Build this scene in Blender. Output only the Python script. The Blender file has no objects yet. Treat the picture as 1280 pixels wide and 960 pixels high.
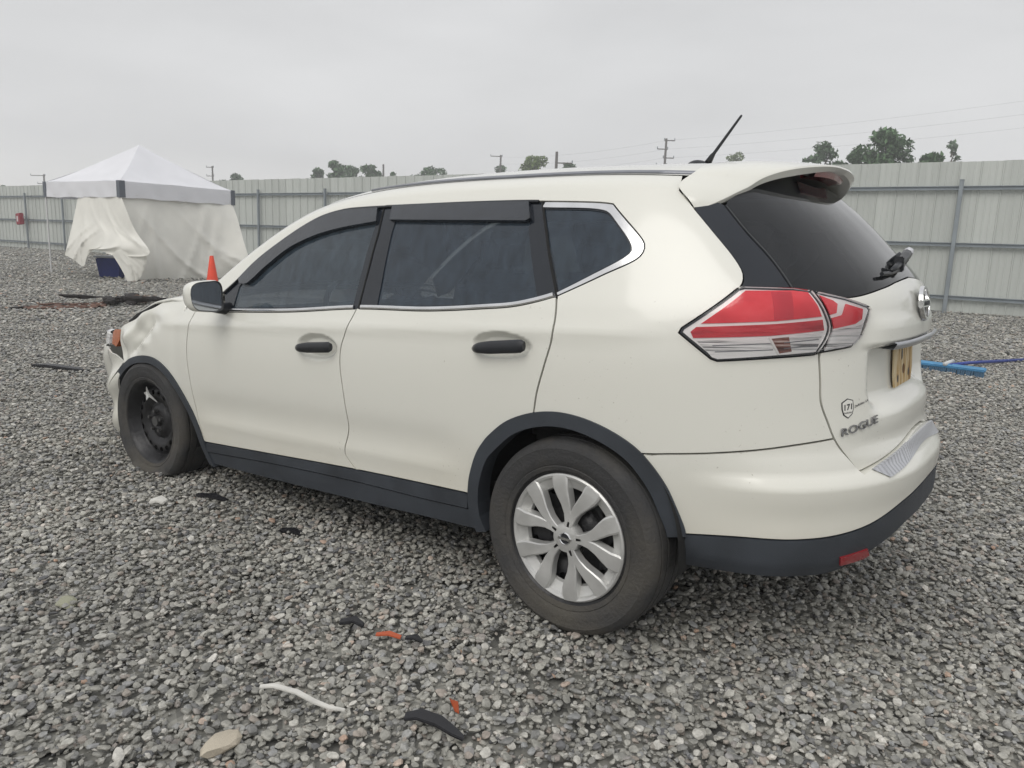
import bpy, bmesh, math, random, json
import numpy as np
from mathutils import Matrix, Vector
from mathutils.geometry import delaunay_2d_cdt
random.seed(7); rng = np.random.default_rng(11)
scene = bpy.context.scene
COL = scene.collection
R = math.radians

# ------------------------------------------------------------------ camera
CAM = np.array([-1.286, 2.915, 1.3054])
CF = np.array([0.59293, -0.78414, -0.18318]); CR = np.array([-0.79335, -0.60782, 0.03394]); CU = np.array([0.13796, -0.12520, 0.98249])
cam = bpy.data.objects.new('camera', bpy.data.cameras.new('camera')); COL.objects.link(cam)
m = Matrix.Identity(4)
for i in range(3):
    m[i][0] = CR[i]; m[i][1] = CU[i]; m[i][2] = -CF[i]; m[i][3] = CAM[i]
cam.matrix_world = m
cam.data.sensor_width = 36; cam.data.lens = 26.82
cam.data.clip_start = .05; cam.data.clip_end = 3000
scene.camera = cam

# ------------------------------------------------------------------ sky and light (overcast)
SUN_EL, SUN_AZ = R(46), R(100)          # azimuth measured from +x towards +y
world = bpy.data.worlds.new('World'); scene.world = world; world.use_nodes = True
nt = world.node_tree; N = nt.nodes; L = nt.links; N.clear()
out = N.new('ShaderNodeOutputWorld')
sky = N.new('ShaderNodeTexSky'); sky.sky_type = 'NISHITA'; sky.sun_disc = False
sky.sun_elevation = SUN_EL; sky.sun_rotation = R(90) - SUN_AZ; sky.air_density = 1.5; sky.dust_density = 6
b1 = N.new('ShaderNodeBackground'); b1.inputs['Strength'].default_value = .06; L.new(sky.outputs[0], b1.inputs[0])
tc = N.new('ShaderNodeTexCoord'); sp = N.new('ShaderNodeSeparateXYZ'); L.new(tc.outputs['Generated'], sp.inputs[0])
ramp = N.new('ShaderNodeValToRGB'); L.new(sp.outputs['Z'], ramp.inputs[0])
cr = ramp.color_ramp; cr.elements[0].position = 0; cr.elements[0].color = (.86, .855, .83, 1)
cr.elements[1].position = 1; cr.elements[1].color = (.78, .79, .82, 1)
for p, v in ((.10, .80), (.28, .70), (.45, .74)):
    e = cr.elements.new(p); e.color = (v * .985, v * .99, v, 1)
mp = N.new('ShaderNodeMapping'); mp.inputs['Scale'].default_value = (1.1, 1.1, 4.0); L.new(tc.outputs['Generated'], mp.inputs[0])
nz = N.new('ShaderNodeTexNoise'); nz.inputs['Scale'].default_value = 2.1; nz.inputs['Detail'].default_value = 6; nz.inputs['Roughness'].default_value = .5
L.new(mp.outputs[0], nz.inputs[0])
nr = N.new('ShaderNodeMapRange'); nr.inputs[1].default_value = .3; nr.inputs[2].default_value = .7; nr.inputs[3].default_value = .90; nr.inputs[4].default_value = 1.06
L.new(nz.outputs[0], nr.inputs[0])
mul = N.new('ShaderNodeVectorMath'); mul.operation = 'SCALE'; L.new(ramp.outputs[0], mul.inputs[0]); L.new(nr.outputs[0], mul.inputs['Scale'])
b2 = N.new('ShaderNodeBackground'); L.new(mul.outputs[0], b2.inputs[0]); b2.inputs['Strength'].default_value = 1.0
mx = N.new('ShaderNodeMixShader'); mx.inputs[0].default_value = .94
L.new(b1.outputs[0], mx.inputs[1]); L.new(b2.outputs[0], mx.inputs[2]); L.new(mx.outputs[0], out.inputs[0])
sun = bpy.data.objects.new('sun', bpy.data.lights.new('sun', 'SUN')); COL.objects.link(sun)
sun.data.energy = 1.15; sun.data.angle = R(40); sun.data.color = (1, .97, .92)
sd = Vector((math.cos(SUN_EL) * math.cos(SUN_AZ), math.cos(SUN_EL) * math.sin(SUN_AZ), math.sin(SUN_EL)))
sun.rotation_euler = sd.to_track_quat('Z', 'Y').to_euler(); sun.location = (0, 0, 30)
vs = scene.view_settings; vs.view_transform = 'Standard'; vs.look = 'None'; vs.gamma = 1; vs.exposure = 0.15; vs.use_curve_mapping = False

# ------------------------------------------------------------------ helpers
def tag(o, label=None, cat=None, group=None, kind=None):
    if label: o['label'] = label
    if cat: o['category'] = cat
    if group: o['group'] = group
    if kind: o['kind'] = kind
    return o
def link(name, me, mat=None, parent=None):
    o = bpy.data.objects.new(name, me); COL.objects.link(o)
    if mat is not None and me is not None and not me.materials: me.materials.append(mat)
    if parent is not None: o.parent = parent
    return o
def empty(name, loc=(0, 0, 0), rot=(0, 0, 0)):
    o = link(name, None); o.location = loc; o.rotation_euler = rot; o.empty_display_size = .2
    return o
def mesh(verts, faces, smooth=False):
    me = bpy.data.meshes.new('m'); me.from_pydata([tuple(map(float, v)) for v in verts], [], [tuple(map(int, f)) for f in faces]); me.update()
    if smooth: me.polygons.foreach_set('use_smooth', [True] * len(me.polygons))
    return me
class MB:
    def __init__(s): s.v = []; s.f = []
    def add(s, v, f):
        n = len(s.v); s.v += [tuple(p) for p in v]; s.f += [tuple(i + n for i in q) for q in f]; return s
    def box(s, c, d, M=None):
        x, y, z = (t / 2 for t in d)
        v = [Vector((sx * x, sy * y, sz * z)) for sz in (-1, 1) for sy in (-1, 1) for sx in (-1, 1)]
        v = [((M @ p) if M else p) + Vector(c) for p in v]
        return s.add(v, [(0, 2, 3, 1), (4, 5, 7, 6), (0, 1, 5, 4), (2, 6, 7, 3), (0, 4, 6, 2), (1, 3, 7, 5)])
    def tube(s, pts, rad, n=8, cap=True):
        pts = [Vector(p) for p in pts]; rad = rad if hasattr(rad, '__len__') else [rad] * len(pts); vs = []; up = Vector((0, 0, 1))
        for i, p in enumerate(pts):
            d = (pts[min(i + 1, len(pts) - 1)] - pts[max(i - 1, 0)]).normalized()
            a = d.cross(up if abs(d.z) < .95 else Vector((1, 0, 0))).normalized(); b = d.cross(a)
            vs += [p + (a * math.cos(2 * math.pi * k / n) + b * math.sin(2 * math.pi * k / n)) * rad[i] for k in range(n)]
        fs = [(i * n + k, i * n + (k + 1) % n, (i + 1) * n + (k + 1) % n, (i + 1) * n + k) for i in range(len(pts) - 1) for k in range(n)]
        if cap: fs += [tuple(range(n))[::-1], tuple((len(pts) - 1) * n + k for k in range(n))]
        return s.add(vs, fs)
    def build(s, name, mat, parent=None, smooth=False, bevel=0, seg=2):
        me = mesh(s.v, s.f, smooth)
        bm = bmesh.new(); bm.from_mesh(me); bmesh.ops.recalc_face_normals(bm, faces=bm.faces)
        if bevel:
            bmesh.ops.bevel(bm, geom=[e for e in bm.edges if e.is_manifold and e.calc_face_angle(0) > .4], offset=bevel, segments=seg, affect='EDGES', clamp_overlap=True)
            for f in bm.faces: f.smooth = True
        bm.to_mesh(me); bm.free()
        if bevel: smooth_by_angle(me, 35)
        return link(name, me, mat, parent)
def smooth_by_angle(me, deg):
    me.polygons.foreach_set('use_smooth', [True] * len(me.polygons))
    me.set_sharp_from_angle(angle=R(deg))
def lathe(prof, n=72, axis='y', a0=0, a1=2 * math.pi):
    """prof: list of (r, h) ; revolve about axis"""
    full = abs(a1 - a0 - 2 * math.pi) < 1e-6; m_ = n if full else n + 1
    v = []
    for i in range(m_):
        a = a0 + (a1 - a0) * i / n
        for r, h in prof:
            v.append((r * math.cos(a), h, r * math.sin(a)) if axis == 'y' else (r * math.cos(a), r * math.sin(a), h))
    k = len(prof)
    f = [(i * k + j, i * k + j + 1, ((i + 1) % m_) * k + j + 1, ((i + 1) % m_) * k + j) for i in range(n) for j in range(k - 1)]
    return v, f

# ------------------------------------------------------------------ materials
def mat(name, col, rough=.5, metal=0, coat=0, bump=0, bscale=40, var=0, vscale=3, spec=.5, croug=.05, obj=True):
    m_ = bpy.data.materials.new(name); m_.use_nodes = True
    t = m_.node_tree; p = t.nodes['Principled BSDF']
    p.inputs['Base Color'].default_value = (*col, 1); p.inputs['Roughness'].default_value = rough; p.inputs['Metallic'].default_value = metal
    p.inputs['Coat Weight'].default_value = coat; p.inputs['Coat Roughness'].default_value = croug; p.inputs['Specular IOR Level'].default_value = spec
    if var or bump:
        c = t.nodes.new('ShaderNodeTexCoord'); co = c.outputs['Object']
        if var:
            n = t.nodes.new('ShaderNodeTexNoise'); n.inputs['Scale'].default_value = vscale; n.inputs['Detail'].default_value = 7; t.links.new(co, n.inputs[0])
            mr = t.nodes.new('ShaderNodeMapRange'); mr.inputs[1].default_value = .3; mr.inputs[2].default_value = .7; mr.inputs[3].default_value = 1 - var; mr.inputs[4].default_value = 1 + var * .4
            t.links.new(n.outputs[0], mr.inputs[0])
            hs = t.nodes.new('ShaderNodeVectorMath'); hs.operation = 'SCALE'; hs.inputs[0].default_value = col; t.links.new(mr.outputs[0], hs.inputs['Scale'])
            t.links.new(hs.outputs[0], p.inputs['Base Color'])
            rr = t.nodes.new('ShaderNodeMapRange'); rr.inputs[1].default_value = .3; rr.inputs[2].default_value = .7; rr.inputs[3].default_value = rough * .8; rr.inputs[4].default_value = min(1, rough * 1.2)
            t.links.new(n.outputs[0], rr.inputs[0]); t.links.new(rr.outputs[0], p.inputs['Roughness'])
        if bump:
            n2 = t.nodes.new('ShaderNodeTexNoise'); n2.inputs['Scale'].default_value = bscale; n2.inputs['Detail'].default_value = 4; t.links.new(co, n2.inputs[0])
            b = t.nodes.new('ShaderNodeBump'); b.inputs['Strength'].default_value = bump; b.inputs['Distance'].default_value = .01
            t.links.new(n2.outputs[0], b.inputs['Height']); t.links.new(b.outputs[0], p.inputs['Normal'])
    return m_
def nodes_of(m_): return m_.node_tree, m_.node_tree.nodes['Principled BSDF']
def glass_mat(name, tint, film=.05, rough=.03, spec=1.0, filmcol=(.35, .38, .40)):
    """tinted pane: dark see-through, fresnel reflection, thin film of road dirt and rain marks, tinted blue as painted sky reflection"""
    m_ = bpy.data.materials.new(name); m_.use_nodes = True; t = m_.node_tree; t.nodes.clear()
    o = t.nodes.new('ShaderNodeOutputMaterial'); tr = t.nodes.new('ShaderNodeBsdfTransparent'); tr.inputs[0].default_value = (*tint, 1)
    gl = t.nodes.new('ShaderNodeBsdfGlossy'); gl.inputs['Roughness'].default_value = rough; gl.inputs[0].default_value = (spec, spec, spec, 1)
    df = t.nodes.new('ShaderNodeBsdfDiffuse'); df.inputs[0].default_value = (*filmcol, 1)  # dirt film colour also paints in the blue of the reflected sky
    c = t.nodes.new('ShaderNodeTexCoord'); mpn = t.nodes.new('ShaderNodeMapping'); mpn.inputs['Scale'].default_value = (14, 14, 3.5); mpn.inputs['Rotation'].default_value = (0, .5, 0); t.links.new(c.outputs['Object'], mpn.inputs[0])
    n = t.nodes.new('ShaderNodeTexNoise'); n.inputs['Scale'].default_value = 2.2; n.inputs['Detail'].default_value = 9; n.inputs['Roughness'].default_value = .65; t.links.new(mpn.outputs[0], n.inputs[0])
    mr = t.nodes.new('ShaderNodeMapRange'); mr.inputs[1].default_value = .35; mr.inputs[2].default_value = .72; mr.inputs[3].default_value = film * .75; mr.inputs[4].default_value = film * 1.45; t.links.new(n.outputs[0], mr.inputs[0])
    fr = t.nodes.new('ShaderNodeFresnel'); fr.inputs[0].default_value = 1.5
    m1 = t.nodes.new('ShaderNodeMixShader'); t.links.new(mr.outputs[0], m1.inputs[0]); t.links.new(tr.outputs[0], m1.inputs[1]); t.links.new(df.outputs[0], m1.inputs[2])
    m2 = t.nodes.new('ShaderNodeMixShader'); t.links.new(fr.outputs[0], m2.inputs[0]); t.links.new(m1.outputs[0], m2.inputs[1]); t.links.new(gl.outputs[0], m2.inputs[2])
    t.links.new(m2.outputs[0], o.inputs[0]); return m_
def paint_mat():
    m_ = mat('paint_white', (.765, .762, .70), .38, 0, 1.0, 0, 40, 0, 3, .5, .04)
    t, p = nodes_of(m_)
    c = t.nodes.new('ShaderNodeTexCoord'); n = t.nodes.new('ShaderNodeTexNoise'); n.inputs['Scale'].default_value = 1.6; n.inputs['Detail'].default_value = 8; t.links.new(c.outputs['Object'], n.inputs[0])
    # road film: warm dust gathering towards the sills, broken up by noise
    s = t.nodes.new('ShaderNodeSeparateXYZ'); t.links.new(c.outputs['Object'], s.inputs[0])
    a = t.nodes.new('ShaderNodeMapRange'); a.inputs[1].default_value = .40; a.inputs[2].default_value = .66; a.inputs[3].default_value = .45; a.inputs[4].default_value = .05; t.links.new(s.outputs['Z'], a.inputs[0])
    b = t.nodes.new('ShaderNodeMath'); b.operation = 'MULTIPLY'; t.links.new(a.outputs[0], b.inputs[0]); t.links.new(n.outputs[0], b.inputs[1])
    mxc = t.nodes.new('ShaderNodeMix'); mxc.data_type = 'RGBA'; mxc.inputs['A'].default_value = (.765, .762, .70, 1); mxc.inputs['B'].default_value = (.52, .45, .30, 1)
    t.links.new(b.outputs[0], mxc.inputs['Factor']); t.links.new(mxc.outputs['Result'], p.inputs['Base Color'])
    # splashed grit: small dark specks, more of them low on the doors
    v0 = t.nodes.new('ShaderNodeTexNoise'); v0.inputs['Scale'].default_value = 95; v0.inputs['Detail'].default_value = 2; t.links.new(c.outputs['Object'], v0.inputs[0])
    th = t.nodes.new('ShaderNodeMapRange'); th.inputs[1].default_value = .70; th.inputs[2].default_value = .76; t.links.new(v0.outputs[0], th.inputs[0])
    w0 = t.nodes.new('ShaderNodeTexNoise'); w0.inputs['Scale'].default_value = 3.5; w0.inputs['Detail'].default_value = 3; t.links.new(c.outputs['Object'], w0.inputs[0])
    w1 = t.nodes.new('ShaderNodeMapRange'); w1.inputs[1].default_value = .48; w1.inputs[2].default_value = .70; w1.inputs[4].default_value = .75; t.links.new(w0.outputs[0], w1.inputs[0])
    sm = t.nodes.new('ShaderNodeMath'); sm.operation = 'MULTIPLY'; t.links.new(th.outputs[0], sm.inputs[0]); t.links.new(w1.outputs[0], sm.inputs[1])
    mx2 = t.nodes.new('ShaderNodeMix'); mx2.data_type = 'RGBA'; mx2.inputs['B'].default_value = (.20, .16, .11, 1); t.links.new(sm.outputs[0], mx2.inputs['Factor']); t.links.new(mxc.outputs['Result'], mx2.inputs['A']); t.links.new(mx2.outputs['Result'], p.inputs['Base Color'])
    # rain beads: tiny raised drops
    v = t.nodes.new('ShaderNodeTexVoronoi'); v.inputs['Scale'].default_value = 170; t.links.new(c.outputs['Object'], v.inputs[0])
    vr = t.nodes.new('ShaderNodeMapRange'); vr.inputs[1].default_value = .1; vr.inputs[2].default_value = .32; vr.inputs[3].default_value = 1; vr.inputs[4].default_value = 0; t.links.new(v.outputs['Distance'], vr.inputs[0])
    bp = t.nodes.new('ShaderNodeBump'); bp.inputs['Strength'].default_value = .10; bp.inputs['Distance'].default_value = .002; t.links.new(vr.outputs[0], bp.inputs['Height'])
    t.links.new(bp.outputs[0], p.inputs['Coat Normal'])
    rr = t.nodes.new('ShaderNodeMapRange'); rr.inputs[3].default_value = .03; rr.inputs[4].default_value = .16; t.links.new(n.outputs[0], rr.inputs[0]); t.links.new(rr.outputs[0], p.inputs['Coat Roughness'])
    return m_
PAINT = paint_mat()
CLAD = mat('cladding_plastic', (.040, .047, .058), .55, 0, 0, .25, 500, .35, 5)
BLACK = mat('black_trim', (.018, .020, .024), .35, 0, 0, .05, 300, .3, 8)
GLOSSBLACK = mat('gloss_black', (.012, .016, .023), .16, 0, .15, 0, 40, .2, 4)
DARK = mat('underbody', (.012, .012, .012), .9)
CHROME = mat('chrome_trim', (.78, .78, .78), .16, 1, 0, 0, 40, .1, 10)
SILVER = mat('hubcap_silver', (.60, .60, .585), .36, .45, .25, .1, 60, .18, 9)
STEEL = mat('black_steel', (.028, .028, .030), .38, .4, 0, .3, 30, .4, 14)
RUBBER = mat('tyre_rubber', (.045, .043, .041), .82, 0, 0, .4, 90, .45, 7)
t_, p_ = nodes_of(RUBBER); c_ = t_.nodes.new('ShaderNodeTexCoord'); n_ = t_.nodes.new('ShaderNodeTexNoise'); n_.inputs['Scale'].default_value = 5; n_.inputs['Detail'].default_value = 8; t_.links.new(c_.outputs['Object'], n_.inputs[0])
r_ = t_.nodes.new('ShaderNodeValToRGB'); t_.links.new(n_.outputs[0], r_.inputs[0]); r_.color_ramp.elements[0].position = .40; r_.color_ramp.elements[0].color = (.040, .040, .041, 1); r_.color_ramp.elements[1].position = .72; r_.color_ramp.elements[1].color = (.078, .072, .060, 1); e = r_.color_ramp.elements.new(.56); e.color = (.062, .058, .052, 1)
t_.links.new(r_.outputs[0], p_.inputs['Base Color'])
GLASS = glass_mat('tinted_glass', (.26, .285, .295), .12, .015, filmcol=(.28, .39, .50))
PRIVACY = glass_mat('privacy_glass', (.13, .145, .155), .10, .015, filmcol=(.25, .36, .50))
REARGLASS = glass_mat('rear_privacy_glass', (.022, .026, .032), .02, .04, filmcol=(.3, .36, .44))
VISOR = mat('smoked_visor', (.022, .027, .036), .16, 0, .7, .25, 120, .3, 20)
SEAT = mat('seat_cloth', (.06, .062, .065), .9, 0, 0, .3, 200, .2, 6)
REDLENS = mat('red_lens', (.60, .028, .040), .16, 0, 1.0, .12, 60, .16, 12)
REDDARK = mat('dark_red_lens', (.30, .014, .022), .2, 0, 1.0, .12, 60, .16, 12)
AMBER = mat('amber_lens', (.20, .045, .02), .2, 0, 1.0, .1, 60)
CLEARLENS = mat('clear_reflector', (.62, .63, .64), .2, .55, 1.0, .15, 60, .2, 25)
LIGHTTRIM = mat('lamp_bezel', (.90, .90, .89), .25, .05, .5)
WHITEPL = mat('pale_silver_plastic', (.62, .63, .66), .42, .25, .2, .1, 60, .12, 6)

def streak_mat(name, stops, scale, rough=.15, metal=0., stretch=(1, 1, 14)):
    """moulded lens optics: fine horizontal facets"""
    m_ = mat(name, stops[0][1], rough, metal, .15); t, p = nodes_of(m_)
    c = t.nodes.new('ShaderNodeTexCoord'); mp_ = t.nodes.new('ShaderNodeMapping'); mp_.inputs['Scale'].default_value = stretch; t.links.new(c.outputs['Object'], mp_.inputs[0])
    n = t.nodes.new('ShaderNodeTexNoise'); n.inputs['Scale'].default_value = scale; n.inputs['Detail'].default_value = 4; t.links.new(mp_.outputs[0], n.inputs[0])
    r = t.nodes.new('ShaderNodeValToRGB'); t.links.new(n.outputs[0], r.inputs[0]); e = r.color_ramp.elements
    e[0].position = stops[0][0]; e[0].color = (*stops[0][1], 1); e[1].position = stops[-1][0]; e[1].color = (*stops[-1][1], 1)
    for q, c_ in stops[1:-1]: x = e.new(q); x.color = (*c_, 1)
    t.links.new(r.outputs[0], p.inputs['Base Color']); b = t.nodes.new('ShaderNodeBump'); b.inputs['Strength'].default_value = .5; b.inputs['Distance'].default_value = .004; t.links.new(n.outputs[0], b.inputs['Height']); t.links.new(b.outputs[0], p.inputs['Normal'])
    return m_
REDLENS = streak_mat('red_lens_optics', [(.30, (.66, .030, .048)), (.50, (.80, .050, .070)), (.72, (.90, .10, .12))], 4, .10, 0, (2, 2, 3))
REDLOW = streak_mat('red_lens_low', [(.32, (.40, .012, .024)), (.50, (.60, .026, .042)), (.75, (.72, .06, .08))], 5, .10, 0, (1.5, 1.5, 16))
CLEARLENS = streak_mat('clear_reflector_optics', [(.36, (.16, .165, .17)), (.43, (.62, .63, .63)), (.50, (.88, .88, .88)), (.72, (.96, .96, .95))], 9, .10, .05, (.45, .45, 16))
def clear_shell():
    m_ = bpy.data.materials.new('clear_lens_shell'); m_.use_nodes = True; t = m_.node_tree; t.nodes.clear(); o = t.nodes.new('ShaderNodeOutputMaterial')
    tr = t.nodes.new('ShaderNodeBsdfTransparent'); tr.inputs[0].default_value = (.97, .96, .96, 1); gl = t.nodes.new('ShaderNodeBsdfGlossy'); gl.inputs['Roughness'].default_value = .02; fr = t.nodes.new('ShaderNodeFresnel'); fr.inputs[0].default_value = 1.36
    mx_ = t.nodes.new('ShaderNodeMixShader'); t.links.new(fr.outputs[0], mx_.inputs[0]); t.links.new(tr.outputs[0], mx_.inputs[1]); t.links.new(gl.outputs[0], mx_.inputs[2]); t.links.new(mx_.outputs[0], o.inputs[0]); return m_
SHELL = clear_shell()
AMBERLENS = streak_mat('amber_bulb_optics', [(.30, (.05, .018, .014)), (.52, (.20, .065, .045)), (.74, (.62, .50, .46))], 9, .12, .2, (1.2, 1.2, 14))

# ------------------------------------------------------------------ car skin: s runs round the body, z up
def pch(xs,ys):
    xs=np.array(xs,float);ys=np.array(ys,float);h=np.diff(xs);n=len(xs)
    A=np.zeros((n,n));b=np.zeros(n)
    A[0,0]=A[-1,-1]=1
    for i in range(1,n-1):
        A[i,i-1]=h[i-1];A[i,i]=2*(h[i-1]+h[i]);A[i,i+1]=h[i]
        b[i]=3*((ys[i+1]-ys[i])/h[i]-(ys[i]-ys[i-1])/h[i-1])
    c=np.linalg.solve(A,b)
    B=np.diff(ys)/h-h*(2*c[:-1]+c[1:])/3; D=np.diff(c)/(3*h)
    eB=B[-1]+h[-1]*(2*c[-2]+3*h[-1]*D[-1])
    def f(x):
        x=np.asarray(x,float); xx=np.clip(x,xs[0],xs[-1]); i=np.clip(np.searchsorted(xs,xx)-1,0,n-2); d=xx-xs[i]
        v=ys[i]+d*(B[i]+d*(c[i]+d*D[i]))
        return v+np.where(x>xs[-1],(x-xs[-1])*eB,0)+np.where(x<xs[0],(x-xs[0])*B[0],0)
    return f
XC,TR,FX,TF,FN,PSI=.30,1.42,2.62,1.66,3.1,.045
Wz=pch([.10,.25,.36,.48,.62,.76,.88,.97,1.03,1.10,1.20,1.30,1.40,1.50,1.60,1.70],
       [.84,.872,.888,.896,.910,.918,.916,.905,.888,.858,.818,.776,.730,.680,.625,.565])
XR=pch([.10,.20,.30,.42,.54,.66,.80,.95,1.06,1.14,1.20,1.28,1.40,1.50,1.60,1.70],
       [-.734,-.804,-.854,-.884,-.895,-.891,-.874,-.865,-.862,-.852,-.817,-.745,-.633,-.523,-.411,-.3])
NZ=pch([.1,.5,.9,1.2,1.5,1.7],[2.7,2.75,2.75,2.8,2.9,3.0])
XF=pch([.1,.3,.5,.7,.85,1.0,1.7],[3.52,3.66,3.70,3.69,3.63,3.52,3.2])
ZB=pch([-.60,-.30,0,.3,.7,1.0,1.3,1.55,1.8,2.0,2.2],[1.447,1.472,1.493,1.504,1.514,1.509,1.478,1.419,1.308,1.193,1.06])
ZT=pch([-.60,-.30,0,.3,.7,1.0,1.3,1.55,1.8,2.0,2.2,2.4],[1.575,1.600,1.615,1.627,1.634,1.629,1.608,1.556,1.444,1.330,1.205,1.07])
def world(P):
    P=np.asarray(P,float); c=np.cos(PSI); q=np.sin(PSI)
    return np.stack([c*P[...,0]+q*P[...,2],P[...,1],-q*P[...,0]+c*P[...,2]],-1)
def car(P):
    P=np.asarray(P,float); c=np.cos(PSI); q=np.sin(PSI)
    return np.stack([c*P[...,0]-q*P[...,2],P[...,1],q*P[...,0]+c*P[...,2]],-1)
def warp(x,z):
    k=.05*np.clip(1.9-x,-.6,1.9); w=np.clip((z-.45)/.5,0,1); w=w*w*(3-2*w)
    v=np.clip((z-1.2)/.5,0,1)
    return z-k*w*(1-.6*v)
def Yside(x,z):
    x=np.asarray(x,float); z=np.asarray(z,float)
    u=np.clip((z-.9)/.5,0,1); u=u*u*(3-2*u)
    f=np.clip(x-1.3,0,None)
    return Wz(warp(x,z))-f**2*(.012+.030*u)
def arc(tau,n,a,W):
    th=np.linspace(0,np.pi/2,161); e=(2/n)[...,None]
    X=a[...,None]*np.sin(th)**e; Y=W[...,None]*np.cos(th)**e
    L=np.concatenate([np.zeros(X.shape[:-1]+(1,)),np.cumsum(np.hypot(np.diff(X),np.diff(Y)),-1)],-1)
    L/=L[...,-1:]
    i=np.clip((L<tau[...,None]).sum(-1)-1,0,159)[...,None]
    T=lambda A,k:np.take_along_axis(A,i+k,-1)[...,0]
    w=(tau-T(L,0))/np.maximum(T(L,1)-T(L,0),1e-9)
    return (1-w)*T(X,0)+w*T(X,1),(1-w)*T(Y,0)+w*T(Y,1)
def S0(s,z):
    s,z=np.broadcast_arrays(np.atleast_1d(np.asarray(s,float)),np.asarray(z,float)); s=s+0.;z=z+0.
    mir=(s<XC-TR)|(s>FX+TF)
    s=np.where(s<XC-TR,2*(XC-TR)-s,s); s=np.where(s>FX+TF,2*(FX+TF)-s,s)
    x=np.clip(s,XC,FX); y=Yside(x,z)
    r=s<XC; f=s>FX
    if r.any():
        ax,ay=arc(np.clip((XC-s[r])/TR,0,1),NZ(z[r]),XC-XR(z[r]),Yside(XC,z[r])); x[r]=XC-ax; y[r]=ay
    if f.any():
        ax,ay=arc(np.clip((s[f]-FX)/TF,0,1),0*z[f]+FN,XF(z[f])-FX,Yside(FX,z[f])); x[f]=FX+ax; y[f]=ay
    return np.stack([x,np.where(mir,-y,y),z],-1)
def Ycab(x,z):
    x,z=np.broadcast_arrays(np.asarray(x,float),np.asarray(z,float))
    n=NZ(z);a=XC-XR(z);W=Yside(XC,z)
    g=np.clip((XC-x)/a,0,.9999)
    return np.where(x<XC,W*(1-g**n)**(1/n),Yside(np.maximum(x,XC),z))
def Uf(x,q):
    x,q=np.broadcast_arrays(np.asarray(x,float),np.asarray(q,float))
    zb=ZB(x); zt=ZT(x); yb=Ycab(x,zb); dy=(yb-Ycab(x,zb-.02))/.02
    d=.55*(zt-zb); b0=(1-q)**3;b1=3*q*(1-q)**2;b2=3*q*q*(1-q)
    return np.stack([x,b0*yb+b1*(yb+dy*d)+b2*yb*.55,b0*zb+b1*(zb+d)+b2*zt+q**3*zt],-1)
def S(s,z):
    """body skin: s runs round the car, z is height; above the cantrail it rolls over on to the roof"""
    s,z=np.broadcast_arrays(np.atleast_1d(np.asarray(s,float)),np.asarray(z,float))
    x=s+0.
    up=(z>1.0)&(s>-.5)&(s<2.3)
    if not up.any(): return S0(s,z)
    zb=np.full(s.shape,9.)
    su=s[up]; xu=su+0.
    for _ in range(3): zz=ZB(xu); xu=S0(su,zz)[...,0]
    zb[up]=ZB(xu); x[up]=xu
    P=S0(s,np.minimum(z,zb)); o=z>zb
    if o.any(): P[o]=Uf(x[o],np.clip((z[o]-zb[o])/.5,0,1))
    return P
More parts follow.
